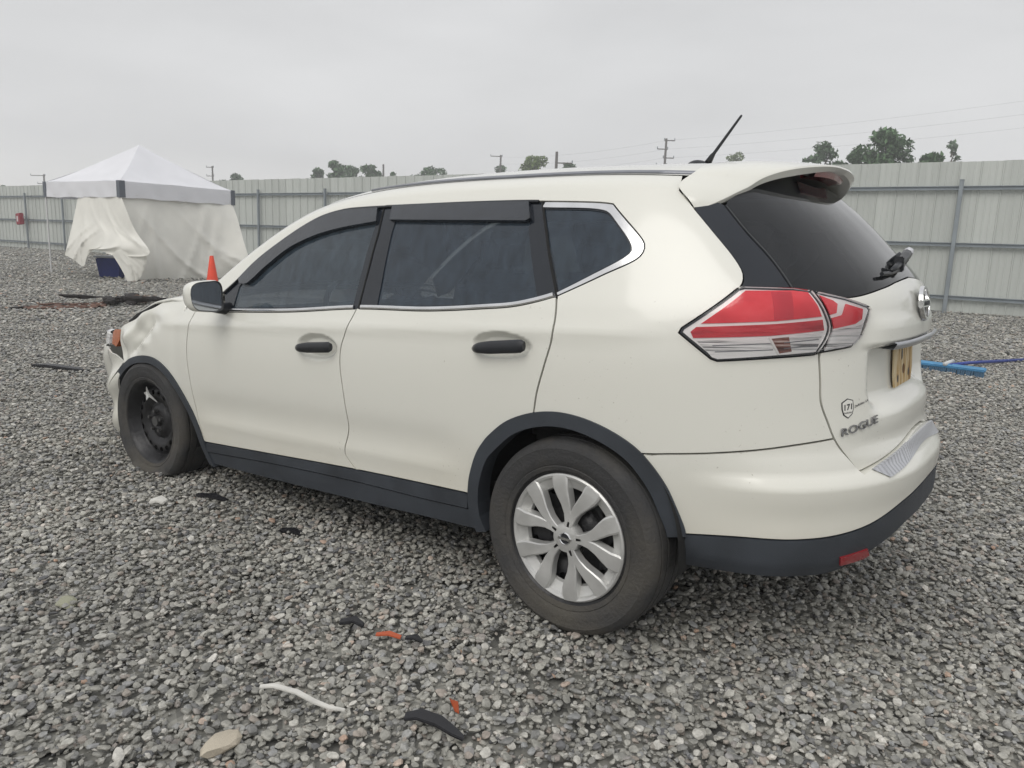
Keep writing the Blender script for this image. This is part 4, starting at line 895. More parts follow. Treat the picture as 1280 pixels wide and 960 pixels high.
def wheel(wx, wy, wz, steer, cover, mir):
    hub_z = wz
    g = -1 if mir else 1
    p = car(np.array([wx, wy * g, wz]))
    # steel disc rim
    pr = [(.212, -.09), (.228, -.098), (.232, -.094), (.228, -.088), (.213, -.08), (.198, -.03), (.200, .045), (.212, .078), (.227, .086), (.231, .092), (.228, .097), (.221, .092), (.208, .078), (.196, .050), (.186, .035)]
    v, f = lathe(pr, 64, 'y'); mb = MB().add([(x, y * g, z) for x, y, z in v], f)
    # disc with a ring of round vents
    def disc_y(r): return np.interp(r, [0, .032, .045, .075, .10, .135, .165, .188], [.040, .040, .052, .050, .030, .052, .054, .035])
    outer = [(.188 * math.cos(a), .188 * math.sin(a)) for a in np.linspace(0, 2 * np.pi, 64, endpoint=False)]
    nh = 18; holes = []
    for i in range(nh):
        a = 2 * math.pi * i / nh; cx, cz = .158 * math.cos(a), .158 * math.sin(a)
        holes.append([(cx + .0165 * math.cos(b) * (-math.sin(a)) + .0125 * math.sin(b) * math.cos(a), cz + .0165 * math.cos(b) * math.cos(a) + .0125 * math.sin(b) * math.sin(a)) for b in np.linspace(0, 2 * np.pi, 10, endpoint=False)])
    for i in range(5):
        a = 2 * math.pi * i / 5 + .3; holes.append([(.057 * math.cos(a) + .008 * math.cos(b), .057 * math.sin(a) + .008 * math.sin(b)) for b in np.linspace(0, 2 * np.pi, 8, endpoint=False)])
    V2, T2 = tri2d(outer, holes, .011); r2 = np.hypot(V2[:, 0], V2[:, 1]); y2 = disc_y(r2)
    mb.add([(a, b * g, c) for a, b, c in zip(V2[:, 0], y2, V2[:, 1])], [tuple(t) for t in T2])
    w = mb.build('wheel', STEEL, CARROOT, smooth=True); smooth_by_angle(w.data, 45)
    w.location = p; w.rotation_euler = (Matrix.Rotation(-PSI, 3, 'Y') @ Matrix.Rotation(steer * 1, 3, 'Z')).to_euler()
    tv, tf = tyre_mesh(hub_z, not cover)
    t = MB().add([(x, y * g, z) for x, y, z in tv], tf).build('tyre', RUBBER, w, smooth=True); smooth_by_angle(t.data, 40)
    bk = MB().tube([(0, -.05 * g, 0), (0, .010 * g, 0)], .15, 40).build('brake_disc', mat('brake_dark', (.06, .055, .05), .6, .5), w)
    nuts = MB()
    for i in range(5):
        a = 2 * math.pi * i / 5 + .3; nuts.tube([(.057 * math.cos(a), .03 * g, .057 * math.sin(a)), (.057 * math.cos(a), .072 * g, .057 * math.sin(a))], [.011, .009], 6)
    nuts.tube([(0, .03 * g, 0), (0, .068 * g, 0)], [.031, .027], 18)
    nuts.build('wheel_nuts', mat('nut_steel', (.16, .16, .16), .4, .8), w)
    if cover: hubcap(w, g)
    else:
        # torn scrap of the lost wheel cover still caught on the rim
        sc_ = MB(); sc_.add([(-.012, .098, .160), (.004, .104, .196), (.016, .098, .168), (.030, .104, .160), (.018, .096, .140), (.006, .106, .122), (-.010, .098, .142), (-.090, .10, .124), (-.088, .104, .129)], [(0, 1, 2), (0, 2, 4, 5, 6), (2, 3, 4), (0, 6, 7, 8)])
        q = sc_.build('wheel_cover_scrap', SILVER, w); sm_ = q.modifiers.new('t', 'SOLIDIFY'); sm_.thickness = .004
    return w
def hubcap(w, g):
    mb = MB(); Rr = .219; y0 = .095
    v, f = lathe([(.165, .062), (.170, .074), (.186, .080), (.200, y0 - .008), (.205, y0), (.2125, y0 + .003), (.218, y0 - .001), (.2195, y0 - .010)], 90, 'y'); mb.add([(x, y * g, z) for x, y, z in v], f)
    v, f = lathe([(.0005, .1005), (.03, .1005), (.036, .099), (.048, .097), (.052, .088), (.050, .06)], 40, 'y'); mb.add([(x, y * g, z) for x, y, z in v], f)
    for pair in range(5):
        for sgn in (-1, 1):
            a0 = 2 * math.pi * pair / 5 + .47; ar_ = a0 + sgn * .10; at = a0 + sgn * .325
            rows = []
            for r, w_, hy in ((.036, .011, .098), (.060, .0115, .098), (.085, .0140, .0985), (.115, .0190, .100), (.145, .0245, .1015), (.172, .0285, .1020), (.196, .0310, .1005), (.2135, .0290, .0975)):
                t = min(1, max(0, (r - .055) / .125)); a = ar_ + (at - ar_) * (t * t * (3 - 2 * t)); d = np.array([math.cos(a), math.sin(a)]); nrm = np.array([-d[1], d[0]])
                c_ = d * r; row = []
                for q_, hh in ((-1.12, -.030), (-1.0, -.0035), (-.80, 0), (.80, 0), (1.0, -.0035), (1.12, -.030)):
                    pp = c_ + nrm * w_ * q_; row.append((pp[0], (hy + hh) * g, pp[1]))
                rows.append(row)
            V = [q for r in rows for q in r]
            mb.add(V, [(i * 6 + j, i * 6 + j + 1, (i + 1) * 6 + j + 1, (i + 1) * 6 + j) for i in range(len(rows) - 1) for j in range(5)] + [tuple((len(rows) - 1) * 6 + j for j in range(6))])
    h_ = mb.build('hubcap', SILVER, w, smooth=True); smooth_by_angle(h_.data, 28)
    v, f = ring_mesh(.0215, .0165, .004, 30, 1.05); nrm = (0, g, 0)
    e_ = MB().add(place(v, (0, .1005 * g, 0), nrm), f); b_ = MB().box((0, 0, .002), (.052, .0085, .004)); e_.add(place(b_.v, (0, .1005 * g, 0), nrm), b_.f)
    e_.build('hubcap_emblem', CHROME, w)
    dkv = [(.0175 * math.cos(a), .0175 * math.sin(a), .0008) for a in np.linspace(0, 2 * np.pi, 20, endpoint=False)]
    MB().add(place(dkv, (0, .1005 * g, 0), nrm), [tuple(range(20))]).build('emblem_backing', BLACK, w)
for mir in (False, True):
    wheel(0, .795, .347, 0, True, mir)
    wheel(2.706, .792, .276 if not mir else .33, .033, False, mir)

# ------------------------------------------------------------------ ground
def gh(x, y):
    x = np.asarray(x, float); y = np.asarray(y, float); d = np.hypot(x - 1, y)
    h = .018 * np.sin(x * .9 + y * .5) * np.sin(y * 1.3 - x * .35 + 1) + .010 * np.sin(x * 2.3 + 1.1) * np.sin(y * 2.7 + .4)
    return .016 * np.exp(-(np.hypot(x - .05, y - .95) / .35) ** 2) + h * (1 - sstep(14, 26, d)) * sstep(.5, 1.0, np.minimum(np.hypot(x, y - .8), np.hypot(x - 2.7, y - .8)) + .35)
def ground_mat():
    m_ = mat('gravel_ground', (.2, .2, .2), .9); t, p = nodes_of(m_)
    c = t.nodes.new('ShaderNodeTexCoord'); co = c.outputs['Object']
    v = t.nodes.new('ShaderNodeTexVoronoi'); v.inputs['Scale'].default_value = 24; t.links.new(co, v.inputs[0])
    v2 = t.nodes.new('ShaderNodeTexVoronoi'); v2.inputs['Scale'].default_value = 11; t.links.new(co, v2.inputs[0])
    r = t.nodes.new('ShaderNodeValToRGB'); e = r.color_ramp.elements; e[0].position = 0; e[0].color = (.05, .05, .046, 1); e[1].position = 1; e[1].color = (.52, .51, .46, 1)
    for q, cc in ((.3, (.15, .148, .135)), (.6, (.26, .256, .23)), (.85, (.36, .352, .315))): x = r.color_ramp.elements.new(q); x.color = (*cc, 1)
    sx = t.nodes.new('ShaderNodeSeparateColor'); t.links.new(v.outputs['Color'], sx.inputs[0])
    sx2 = t.nodes.new('ShaderNodeSeparateColor'); t.links.new(v2.outputs['Color'], sx2.inputs[0])
    ad = t.nodes.new('ShaderNodeMath'); ad.operation = 'MULTIPLY_ADD'; ad.inputs[1].default_value = .55; t.links.new(sx.outputs[0], ad.inputs[0])
    ml = t.nodes.new('ShaderNodeMath'); ml.operation = 'MULTIPLY'; ml.inputs[1].default_value = .45; t.links.new(sx2.outputs[0], ml.inputs[0]); t.links.new(ml.outputs[0], ad.inputs[2]); t.links.new(ad.outputs[0], r.inputs[0])
    n = t.nodes.new('ShaderNodeTexNoise'); n.inputs['Scale'].default_value = .35; n.inputs['Detail'].default_value = 6; t.links.new(co, n.inputs[0])
    mr = t.nodes.new('ShaderNodeMapRange'); mr.inputs[1].default_value = .3; mr.inputs[2].default_value = .7; mr.inputs[3].default_value = .82; mr.inputs[4].default_value = 1.12; t.links.new(n.outputs[0], mr.inputs[0])
    sc_ = t.nodes.new('ShaderNodeVectorMath'); sc_.operation = 'SCALE'; t.links.new(r.outputs[0], sc_.inputs[0]); t.links.new(mr.outputs[0], sc_.inputs['Scale']); t.links.new(sc_.outputs[0], p.inputs['Base Color'])
    b = t.nodes.new('ShaderNodeBump'); b.inputs['Strength'].default_value = .9; b.inputs['Distance'].default_value = .03; b.invert = True; t.links.new(v2.outputs['Distance'], b.inputs['Height'])
    b2_ = t.nodes.new('ShaderNodeBump'); b2_.inputs['Strength'].default_value = .8; b2_.inputs['Distance'].default_value = .015; b2_.invert = True; t.links.new(v.outputs['Distance'], b2_.inputs['Height']); t.links.new(b.outputs[0], b2_.inputs['Normal']); t.links.new(b2_.outputs[0], p.inputs['Normal'])
    return m_
gx = np.concatenate([[-900, -400, -200, -100, -60, -40], np.arange(-28, 40.1, .45), [50, 70, 100, 150, 250, 500, 900]]); gy_ = np.concatenate([[-900, -500, -250, -150, -90, -60, -45], np.arange(-32, 14.1, .45), [20, 40, 90, 200, 500, 900]])
GX, GY = np.meshgrid(gx, gy_, indexing='ij'); a_, b_ = GX.shape
gv = np.stack([GX, GY, gh(GX, GY) - .010], -1).reshape(-1, 3)
ground = link('ground', mesh(gv, [(i * b_ + j, (i + 1) * b_ + j, (i + 1) * b_ + j + 1, i * b_ + j + 1) for i in range(a_ - 1) for j in range(b_ - 1)], True), ground_mat())
tag(ground, kind='structure')

# loose stones, scattered
def stone_mesh(seed):
    r_ = random.Random(seed); bm = bmesh.new(); bmesh.ops.create_icosphere(bm, subdivisions=2 if seed < 4 else 1, radius=1)
    ax = (r_.uniform(.75, 1.2), r_.uniform(.6, .95), r_.uniform(.38, .65)); pl = [(Vector((r_.gauss(0, 1), r_.gauss(0, 1), r_.gauss(0, 1))).normalized(), r_.uniform(.50, .82)) for _ in range(9)]
    for v in bm.verts:
        for n, d in pl:
            k = v.co.dot(n)
            if k > d: v.co -= n * (k - d)
        v.co = Vector((v.co.x * ax[0], v.co.y * ax[1], v.co.z * ax[2])) * (1 + r_.uniform(-.05, .05))
    me = bpy.data.meshes.new('stone'); bm.to_mesh(me); bm.free()
    if seed < 4: smooth_by_angle(me, 18)
    return me
def stone_mat():
    m_ = mat('stone', (.3, .3, .3), .72); t, p = nodes_of(m_)
    oi = t.nodes.new('ShaderNodeObjectInfo'); r = t.nodes.new('ShaderNodeValToRGB'); t.links.new(oi.outputs['Random'], r.inputs[0]); e = r.color_ramp.elements; r.color_ramp.interpolation = 'LINEAR'
    st = [(0, (.11, .11, .115)), (.06, (.20, .20, .195)), (.20, (.285, .28, .252)), (.45, (.345, .338, .302)), (.54, (.35, .305, .265)), (.60, (.30, .305, .305)), (.76, (.39, .38, .34)), (.89, (.45, .44, .395)), (.955, (.53, .515, .47)), (.985, (.64, .62, .57)), (1.0, (.42, .28, .20))]
    e[0].position = 0; e[0].color = (*st[0][1], 1); e[1].position = 1; e[1].color = (*st[-1][1], 1)
    for q, c in st[1:-1]: x = e.new(q); x.color = (*c, 1)
    c = t.nodes.new('ShaderNodeTexCoord'); n = t.nodes.new('ShaderNodeTexNoise'); n.inputs['Scale'].default_value = 2.2; n.inputs['Detail'].default_value = 5; t.links.new(c.outputs['Object'], n.inputs[0])
    mr = t.nodes.new('ShaderNodeMapRange'); mr.inputs[1].default_value = .3; mr.inputs[2].default_value = .7; mr.inputs[3].default_value = .75; mr.inputs[4].default_value = 1.2; t.links.new(n.outputs[0], mr.inputs[0])
    # damp patches, a metre or so across
    gp_ = t.nodes.new('ShaderNodeNewGeometry'); pn_ = t.nodes.new('ShaderNodeTexNoise'); pn_.inputs['Scale'].default_value = .9; pn_.inputs['Detail'].default_value = 5; t.links.new(gp_.outputs['Position'], pn_.inputs[0])
    pr_ = t.nodes.new('ShaderNodeMapRange'); pr_.inputs[1].default_value = .36; pr_.inputs[2].default_value = .64; pr_.inputs[3].default_value = .84; pr_.inputs[4].default_value = 1.10; t.links.new(pn_.outputs[0], pr_.inputs[0])
    pm_ = t.nodes.new('ShaderNodeMath'); pm_.operation = 'MULTIPLY'; t.links.new(pr_.outputs[0], pm_.inputs[0]); t.links.new(mr.outputs[0], pm_.inputs[1])
    rg_ = t.nodes.new('ShaderNodeMapRange'); rg_.inputs[1].default_value = .36; rg_.inputs[2].default_value = .64; rg_.inputs[3].default_value = .42; rg_.inputs[4].default_value = .80; t.links.new(pn_.outputs[0], rg_.inputs[0]); t.links.new(rg_.outputs[0], p.inputs['Roughness'])
    s = t.nodes.new('ShaderNodeVectorMath'); s.operation = 'SCALE'; t.links.new(r.outputs[0], s.inputs[0]); t.links.new(pm_.outputs[0], s.inputs['Scale']); t.links.new(s.outputs[0], p.inputs['Base Color'])
    return m_
STONE = stone_mat()
src = bpy.data.collections.new('stone_shapes')
for i in range(8):
    me = stone_mesh(i); me.materials.append(STONE); so = bpy.data.objects.new('stone', me); src.objects.link(so)
def stone_points():
    P = []; Sc = []
    fw = math.atan2(CF[1], CF[0])
    for r0, r1, den, smin, smax in ((.0, 4.5, 3600, .0090, .0195), (.0, 4.2, 1500, .005, .008), (4.5, 7.5, 2700, .0095, .0195), (7.5, 12, 1500, .012, .0235), (12, 20, 480, .019, .036), (20, 32, 150, .026, .048), (32, 52, 50, .035, .06)):
        n = int(den * (2 * r1) ** 2); q = rng.uniform(-r1, r1, (n, 2)); d = np.hypot(q[:, 0], q[:, 1]); a = np.arctan2(q[:, 1], q[:, 0]) - fw; a = (a + np.pi) % (2 * np.pi) - np.pi
        k = (d >= r0) & (d < r1) & ((np.abs(a) < R(43 if r1 > 12 else 58)) | (d < .8)) & (d > .9)
        q = q[k] + CAM[:2]
        # keep clear of the deep shade under the car body where nothing shows
        u = (q[:, 0] > .6) & (q[:, 0] < 2.2) & (np.abs(q[:, 1]) < .3); q = q[~u]
        s = rng.uniform(0, 1, len(q)) ** 1.6; s = smin + (smax - smin) * s
        z = gh(q[:, 0], q[:, 1]) + rng.uniform(-.010, .018, len(q)) * (s / .015)
        P.append(np.column_stack([q, z])); Sc.append(s)
    return np.concatenate(P), np.concatenate(Sc)
pts_, scl_ = stone_points()
me = bpy.data.meshes.new('gravel'); me.vertices.add(len(pts_)); me.vertices.foreach_set('co', pts_.astype(np.float32).ravel())
at_ = me.attributes.new('sc', 'FLOAT', 'POINT'); at_.data.foreach_set('value', scl_.astype(np.float32)); me.update()
gravel = link('gravel', me); tag(gravel, 'loose crushed grey stones covering the lot', 'gravel', kind='stuff')
ng = bpy.data.node_groups.new('scatter', 'GeometryNodeTree'); ng.interface.new_socket('Geometry', in_out='INPUT', socket_type='NodeSocketGeometry'); ng.interface.new_socket('Geometry', in_out='OUTPUT', socket_type='NodeSocketGeometry')
gi = ng.nodes.new('NodeGroupInput'); go = ng.nodes.new('NodeGroupOutput'); ci = ng.nodes.new('GeometryNodeCollectionInfo'); ci.inputs[0].default_value = src; ci.inputs['Separate Children'].default_value = True; ci.inputs['Reset Children'].default_value = True
ip = ng.nodes.new('GeometryNodeInstanceOnPoints'); ip.inputs['Pick Instance'].default_value = True
rv = ng.nodes.new('FunctionNodeRandomValue'); rv.data_type = 'FLOAT_VECTOR'; rv.inputs[0].default_value = (-.45, -.45, 0); rv.inputs[1].default_value = (.45, .45, 6.283)
na = ng.nodes.new('GeometryNodeInputNamedAttribute'); na.data_type = 'FLOAT'; na.inputs[0].default_value = 'sc'
mtp = ng.nodes.new('GeometryNodeMeshToPoints')
ng.links.new(gi.outputs[0], mtp.inputs['Mesh']); ng.links.new(mtp.outputs[0], ip.inputs['Points']); ng.links.new(ci.outputs[0], ip.inputs['Instance']); ng.links.new(rv.outputs[0], ip.inputs['Rotation']); ng.links.new(na.outputs[0], ip.inputs['Scale']); ng.links.new(ip.outputs[0], go.inputs[0])
gm = gravel.modifiers.new('scatter', 'NODES'); gm.node_group = ng

# ------------------------------------------------------------------ fence
TH = .0523; FD = Vector((math.cos(TH), math.sin(TH), 0)); FB = Vector((1.54, -17.68, 0))
FENCE = empty('metal_fence', FB, (0, 0, TH)); tag(FENCE, 'tall pale grey-green ribbed metal fence with galvanised posts and rails round the lot', 'fence')
FM = mat('fence_sheet', (.46, .475, .425), .5, .15, 0, .05, 8, .10, 1.2)
t_, p_ = nodes_of(FM); c_ = t_.nodes.new('ShaderNodeTexCoord'); mp_ = t_.nodes.new('ShaderNodeMapping'); mp_.inputs['Scale'].default_value = (9, 9, .35); t_.links.new(c_.outputs['Object'], mp_.inputs[0])
oi_ = t_.nodes.new('ShaderNodeObjectInfo'); n_ = t_.nodes.new('ShaderNodeTexNoise'); n_.noise_dimensions = '4D'; n_.inputs['Scale'].default_value = 1.5; n_.inputs['Detail'].default_value = 6; t_.links.new(mp_.outputs[0], n_.inputs[0])
mw = t_.nodes.new('ShaderNodeMath'); mw.operation = 'MULTIPLY'; mw.inputs[1].default_value = 40; t_.links.new(oi_.outputs['Random'], mw.inputs[0]); t_.links.new(mw.outputs[0], n_.inputs['W'])
r_ = t_.nodes.new('ShaderNodeValToRGB'); r_.color_ramp.elements[0].position = .3; r_.color_ramp.elements[0].color = (.50, .525, .495, 1); r_.color_ramp.elements[1].position = .7; r_.color_ramp.elements[1].color = (.565, .59, .56, 1); t_.links.new(n_.outputs[0], r_.inputs[0])
hv = t_.nodes.new('ShaderNodeMapRange'); hv.inputs[3].default_value = .93; hv.inputs[4].default_value = 1.05; t_.links.new(oi_.outputs['Random'], hv.inputs[0])
sv_ = t_.nodes.new('ShaderNodeVectorMath'); sv_.operation = 'SCALE'; t_.links.new(r_.outputs[0], sv_.inputs[0]); t_.links.new(hv.outputs[0], sv_.inputs['Scale']); t_.links.new(sv_.outputs[0], p_.inputs['Base Color'])
GALV = mat('galvanised', (.30, .335, .36), .5, .35, 0, .1, 30, .2, 2)
SEAM = .428; HF = 3.47
prof = [(0, 0), (.010, .034), (.030, .034), (.040, .004), (.135, .004), (.145, .011), (.165, .011), (.175, .004), (.265, .004), (.275, .011), (.295, .011), (.305, .004), (SEAM + .004, .002)]
pm_ = MB(); k = len(prof); vv = [(x, y, z) for z in (.03, HF) for x, y in prof] + [(x, y - .004, z) for z in (.03, HF) for x, y in prof]
ff = [(j, j + 1, k + j + 1, k + j) for j in range(k - 1)] + [(2 * k + j, 3 * k + j, 3 * k + j + 1, 2 * k + j + 1) for j in range(k - 1)] + [(k + j, k + j + 1, 3 * k + j + 1, 3 * k + j) for j in range(k - 1)]
PANEL = mesh(vv, ff); PANEL.materials.append(FM)
i0 = -26; i1 = 138
for i in range(i0, i1):
    o = link('panel', PANEL, None, FENCE); o.location = (.06 + i * SEAM, -.10 + random.uniform(-.003, .003), random.uniform(-.008, .008))
posts = [-12.6, -8.4, -4.2, 0, 4.2, 8.45, 12.7, 16.9, 21.15, 25.2, 29.3, 33.4, 37.4, 41.37, 45.5, 49.6, 53.8, 58]
pb = MB().box((0, 0, 1.51), (.085, .085, 3.06)); pb.box((0, 0, 3.047), (.10, .10, .02)); POST = pb.build('post', GALV, FENCE, bevel=.006).data
POST0 = [o for o in FENCE.children if o.name.startswith('post')][0]; POST0.location = (posts[0], .06, 0)
for s in posts[1:]:
    o = link('post', POST, None, FENCE); o.location = (s, .06 + random.uniform(-.01, .01), 0); o.rotation_euler = (random.uniform(-.006, .006), random.uniform(-.008, .008), 0)
for a, b in zip(posts[:-1], posts[1:]):
    for z in (.37, 1.59, 2.87):
        L_ = b - a - .09; c = [(-.026, .045), (.030, .045), (.030, .030), (-.012, .022), (-.012, -.022), (.030, -.030), (.030, -.045), (-.026, -.045)]
        me_ = bpy.data.meshes.get('rail%.2f' % L_)
        if me_ is None:
            mb = MB(); n8 = len(c); mb.add([(x, y, zz) for x in (0, L_) for y, zz in c], [(j, (j + 1) % n8, n8 + (j + 1) % n8, n8 + j) for j in range(n8)])
            ro = mb.build('rail', GALV, FENCE); me_ = ro.data; me_.name = 'rail%.2f' % L_
        else: ro = link('rail', me_, None, FENCE)
        ro.location = (a + .045, .0, z)
# red box hung on a post
fp = FB + FD * 45.8; rb = empty('red_box', (fp.x, fp.y, 0)); rb.rotation_euler = (0, 0, TH); tag(rb, 'small red box with white marking hanging on a fence post', 'box')
RED = mat('red_paint', (.32, .03, .05), .5, 0, 0, 0, 40, .3, 6)
MB().box((0, .26, 1.63), (.50, .22, .62), Euler((0, .10, 0)).to_matrix()).build('case', RED, rb, bevel=.03)
MB().box((.05, .375, 1.63), (.13, .012, .30)).build('marking', mat('white_mark', (.7, .7, .7), .5), rb)
MB().box((-.32, .16, 1.75), (.5, .05, .05)).build('bracket', GALV, rb)

# ------------------------------------------------------------------ tent
TN = Vector((18.36, -6.65, 0)); ax_ = Vector((3.38, .38, 0)); ay_ = Vector((.38, -3.38, 0))
TENT = empty('canopy_tent', TN); tag(TENT, 'white pop-up canopy tent with torn cream side cloth blowing beside the fence', 'tent')
FAB = mat('tent_top', (.84, .845, .88), .75, 0, 0, .25, 6, .05, 2)
CLOTH = mat('tent_cloth', (.85, .84, .78), .85, 0, 0, .35, 5, .08, 2)
for m_, cc in ((FAB, (.74, .745, .80)), (CLOTH, (.72, .70, .63))):
    t_, p_ = nodes_of(m_); tl_ = t_.nodes.new('ShaderNodeBsdfTranslucent'); tl_.inputs[0].default_value = (*cc, 1); ms_ = t_.nodes.new('ShaderNodeMixShader'); ms_.inputs[0].default_value = .12
    t_.links.new(p_.outputs[0], ms_.inputs[1]); t_.links.new(tl_.outputs[0], ms_.inputs[2]); t_.links.new(ms_.outputs[0], t_.nodes['Material Output'].inputs['Surface'])
GREYP = mat('corner_patch', (.13, .145, .17), .7)
PIPE = mat('tent_pipe', (.72, .72, .72), .4, .3)
H0 = 2.46; VB = 2.06
corn = [Vector((0, 0, 0)), ax_, ax_ + ay_, ay_]
def tent_top():
    mb = MB(); n = 16; c = (ax_ + ay_) / 2
    for e_ in range(4):
        A = corn[e_]; B = corn[(e_ + 1) % 4]; V = []
        for i in range(n + 1):
            t = i / n
            for j in range(n + 1):
                u = j / n; base = A.lerp(B, t); p = base.lerp(c, u); z = H0 + (3.58 - H0) * (u ** 1.12) - .10 * math.sin(math.pi * t) * (1 - u) ** 2 * u * 4 * .5
                z += .012 * math.sin(9 * t + 7 * u + e_) * (1 - u); V.append((p.x, p.y, z))
        mb.add(V, [(i * (n + 1) + j, (i + 1) * (n + 1) + j, (i + 1) * (n + 1) + j + 1, i * (n + 1) + j + 1) for i in range(n) for j in range(n)])
    o = mb.build('canopy', FAB, TENT, smooth=True); smooth_by_angle(o.data, 25)
tent_top()
for e_ in range(4):
    A = corn[e_]; B = corn[(e_ + 1) % 4]; n = 24; V = []; out_ = (A + B) / 2 - (ax_ + ay_) / 2; out_.normalize()
    for i in range(n + 1):
        p = A.lerp(B, i / n)
        for j in range(5):
            z = H0 + .005 - (H0 - VB) * j / 4 + .012 * math.sin(i * .9 + e_) * (j / 4); q = p + out_ * (.02 + .02 * math.sin(i * 1.3 + j * .8 + e_ * 2) * j / 4); V.append((q.x, q.y, z))
    o = MB().add(V, [(i * 5 + j, (i + 1) * 5 + j, (i + 1) * 5 + j + 1, i * 5 + j + 1) for i in range(n) for j in range(4)]).build('valance', FAB, TENT, smooth=True)
for i, c in enumerate(corn):
    top = H0; MB().tube([(c.x, c.y, 0), (c.x, c.y, 1.2), (c.x, c.y, top)], [.020, .020, .026], 8).build('leg', PIPE, TENT)
    d = c - (ax_ + ay_) / 2; d.normalize()
    for dirv in (corn[(i + 1) % 4] - c, corn[i - 1] - c):
        dirv = dirv.normalized(); q = c + d * .05 + dirv * .07; ang = math.atan2(dirv.y, dirv.x)
        MB().box((q.x, q.y, (H0 + VB) / 2 + .01), (.13, .018, .41), Matrix.Rotation(ang, 3, 'Z')).build('corner_patch', GREYP, TENT)
    MB().box((c.x, c.y, .012), (.10, .10, .02)).build('foot', PIPE, TENT)
for e_ in range(4):
    A = corn[e_]; B = corn[(e_ + 1) % 4]; mb = MB()
    for k in range(2):
        a = A.lerp(B, k / 2); b = A.lerp(B, (k + 1) / 2)
        for z0, z1 in ((2.40, 2.05), (2.05, 2.40)): mb.tube([(a.x, a.y, z0), (b.x, b.y, z1)], .011, 6)
    mb.build('truss', PIPE, TENT)
FLAP = [[[20.22,-6.45,2.1],[19.86,-6.49,2.1],[19.51,-6.53,2.1],[19.16,-6.57,2.1],[18.81,-6.61,2.1],[18.38,-6.66,2.1]],[[20.26,-6.34,1.62],[19.8,-6.4,1.59],[19.24,-6.46,1.51],[18.76,-6.5,1.4],[18.28,-6.55,1.35],[17.86,-6.56,1.65]],[[20.27,-6.24,1.25],[19.74,-6.3,1.22],[19.03,-6.38,1.19],[18.42,-6.44,1.11],[17.71,-6.48,.97],[17.51,-6.63,1.12]],[[20.26,-6.11,.83],[19.83,-6.16,.81],[19.34,-6.22,.84],[18.64,-6.3,.88],[17.92,-6.38,.79],[17.15,-6.65,.7]],[[20.33,-6.06,.56],[19.87,-6.11,.44],[19.49,-6.16,.33],[19.29,-6.19,.7],[18.8,-6.24,.74],[18.25,-6.3,.64]]]
TAIL = [[[18.25,-6.30,.66],[17.92,-6.38,.80],[17.39,-6.70,.74]],[[17.96,-6.35,.34],[17.69,-6.50,.45],[17.38,-6.72,.56]],[[17.85,-6.44,.02],[17.67,-6.57,.02],[17.49,-6.71,.30]]]
WALL = [[[18.42,-6.66,2.12],[18.52,-7.41,2.14],[18.62,-8.22,2.14],[18.70,-9.06,2.14],[18.76,-9.98,2.14]],[[18.28,-6.6,1.57],[18.41,-7.36,1.56],[18.51,-8.17,1.57],[18.57,-9.07,1.59],[18.47,-9.98,1.67]],[[18.17,-6.59,1.02],[18.3,-7.31,.99],[18.39,-8.12,.97],[18.45,-9.04,.98],[18.23,-9.98,1.1]],[[18.11,-6.62,.51],[18.23,-7.29,.44],[18.32,-8.1,.42],[18.38,-9.05,.44],[18.02,-10.0,.61]],[[18.2,-6.71,.03],[18.3,-7.35,.02],[18.39,-8.17,.0],[18.44,-9.17,.0],[18.02,-10.07,.30]]]
def cloth(name, ctl, wob, seed, nu=44, nv=40):
    Cc = np.array(ctl, float); a, b = Cc.shape[:2]; tv = np.linspace(0, 1, a); tu = np.linspace(0, 1, b); u = np.linspace(0, 1, nu); v = np.linspace(0, 1, nv)
    T1 = np.stack([np.stack([pch(tu, Cc[i, :, c])(u) if b > 2 else np.interp(u, tu, Cc[i, :, c]) for c in range(3)], 1) for i in range(a)])
    P = np.stack([np.stack([pch(tv, T1[:, j, c])(v) for c in range(3)], 1) for j in range(nu)], 1)       # nv, nu, 3
    g = np.random.default_rng(seed); w = np.zeros((nv, nu)); UU, VV = np.meshgrid(u, v)
    for _ in range(9): fx, fy, ph = g.uniform(2, 11), g.uniform(-6, 6), g.uniform(0, 6.3); w += np.sin(fx * UU * 2 + fy * VV + ph) * g.uniform(.3, 1) / (1 + abs(fx) * .15)
    for _ in range(8):   # sharper creases
        ph, sl, x0 = g.uniform(0, 1), g.uniform(-.8, .8), g.uniform(.1, .9); w += 2.2 * np.exp(-np.abs(UU - x0 - sl * (VV - .2)) / .022)
    n_ = np.array([CAM[0] - 18, CAM[1] + 7, 0]); n_ /= np.linalg.norm(n_)
    P = P + (w * wob * VV ** .6 * (1 - .0 * VV))[..., None] * n_; P[..., 2] = np.maximum(P[..., 2], .006)
    V = P.reshape(-1, 3) - np.array(TN)
    return MB().add(V, [(i * nu + j, i * nu + j + 1, (i + 1) * nu + j + 1, (i + 1) * nu + j) for i in range(nv - 1) for j in range(nu - 1)]).build(name, CLOTH, TENT, smooth=True)
cloth('wall_cloth', WALL, .050, 5); cloth('torn_flap', FLAP, .045, 8); cloth('torn_flap', TAIL, .02, 3, 24, 24)

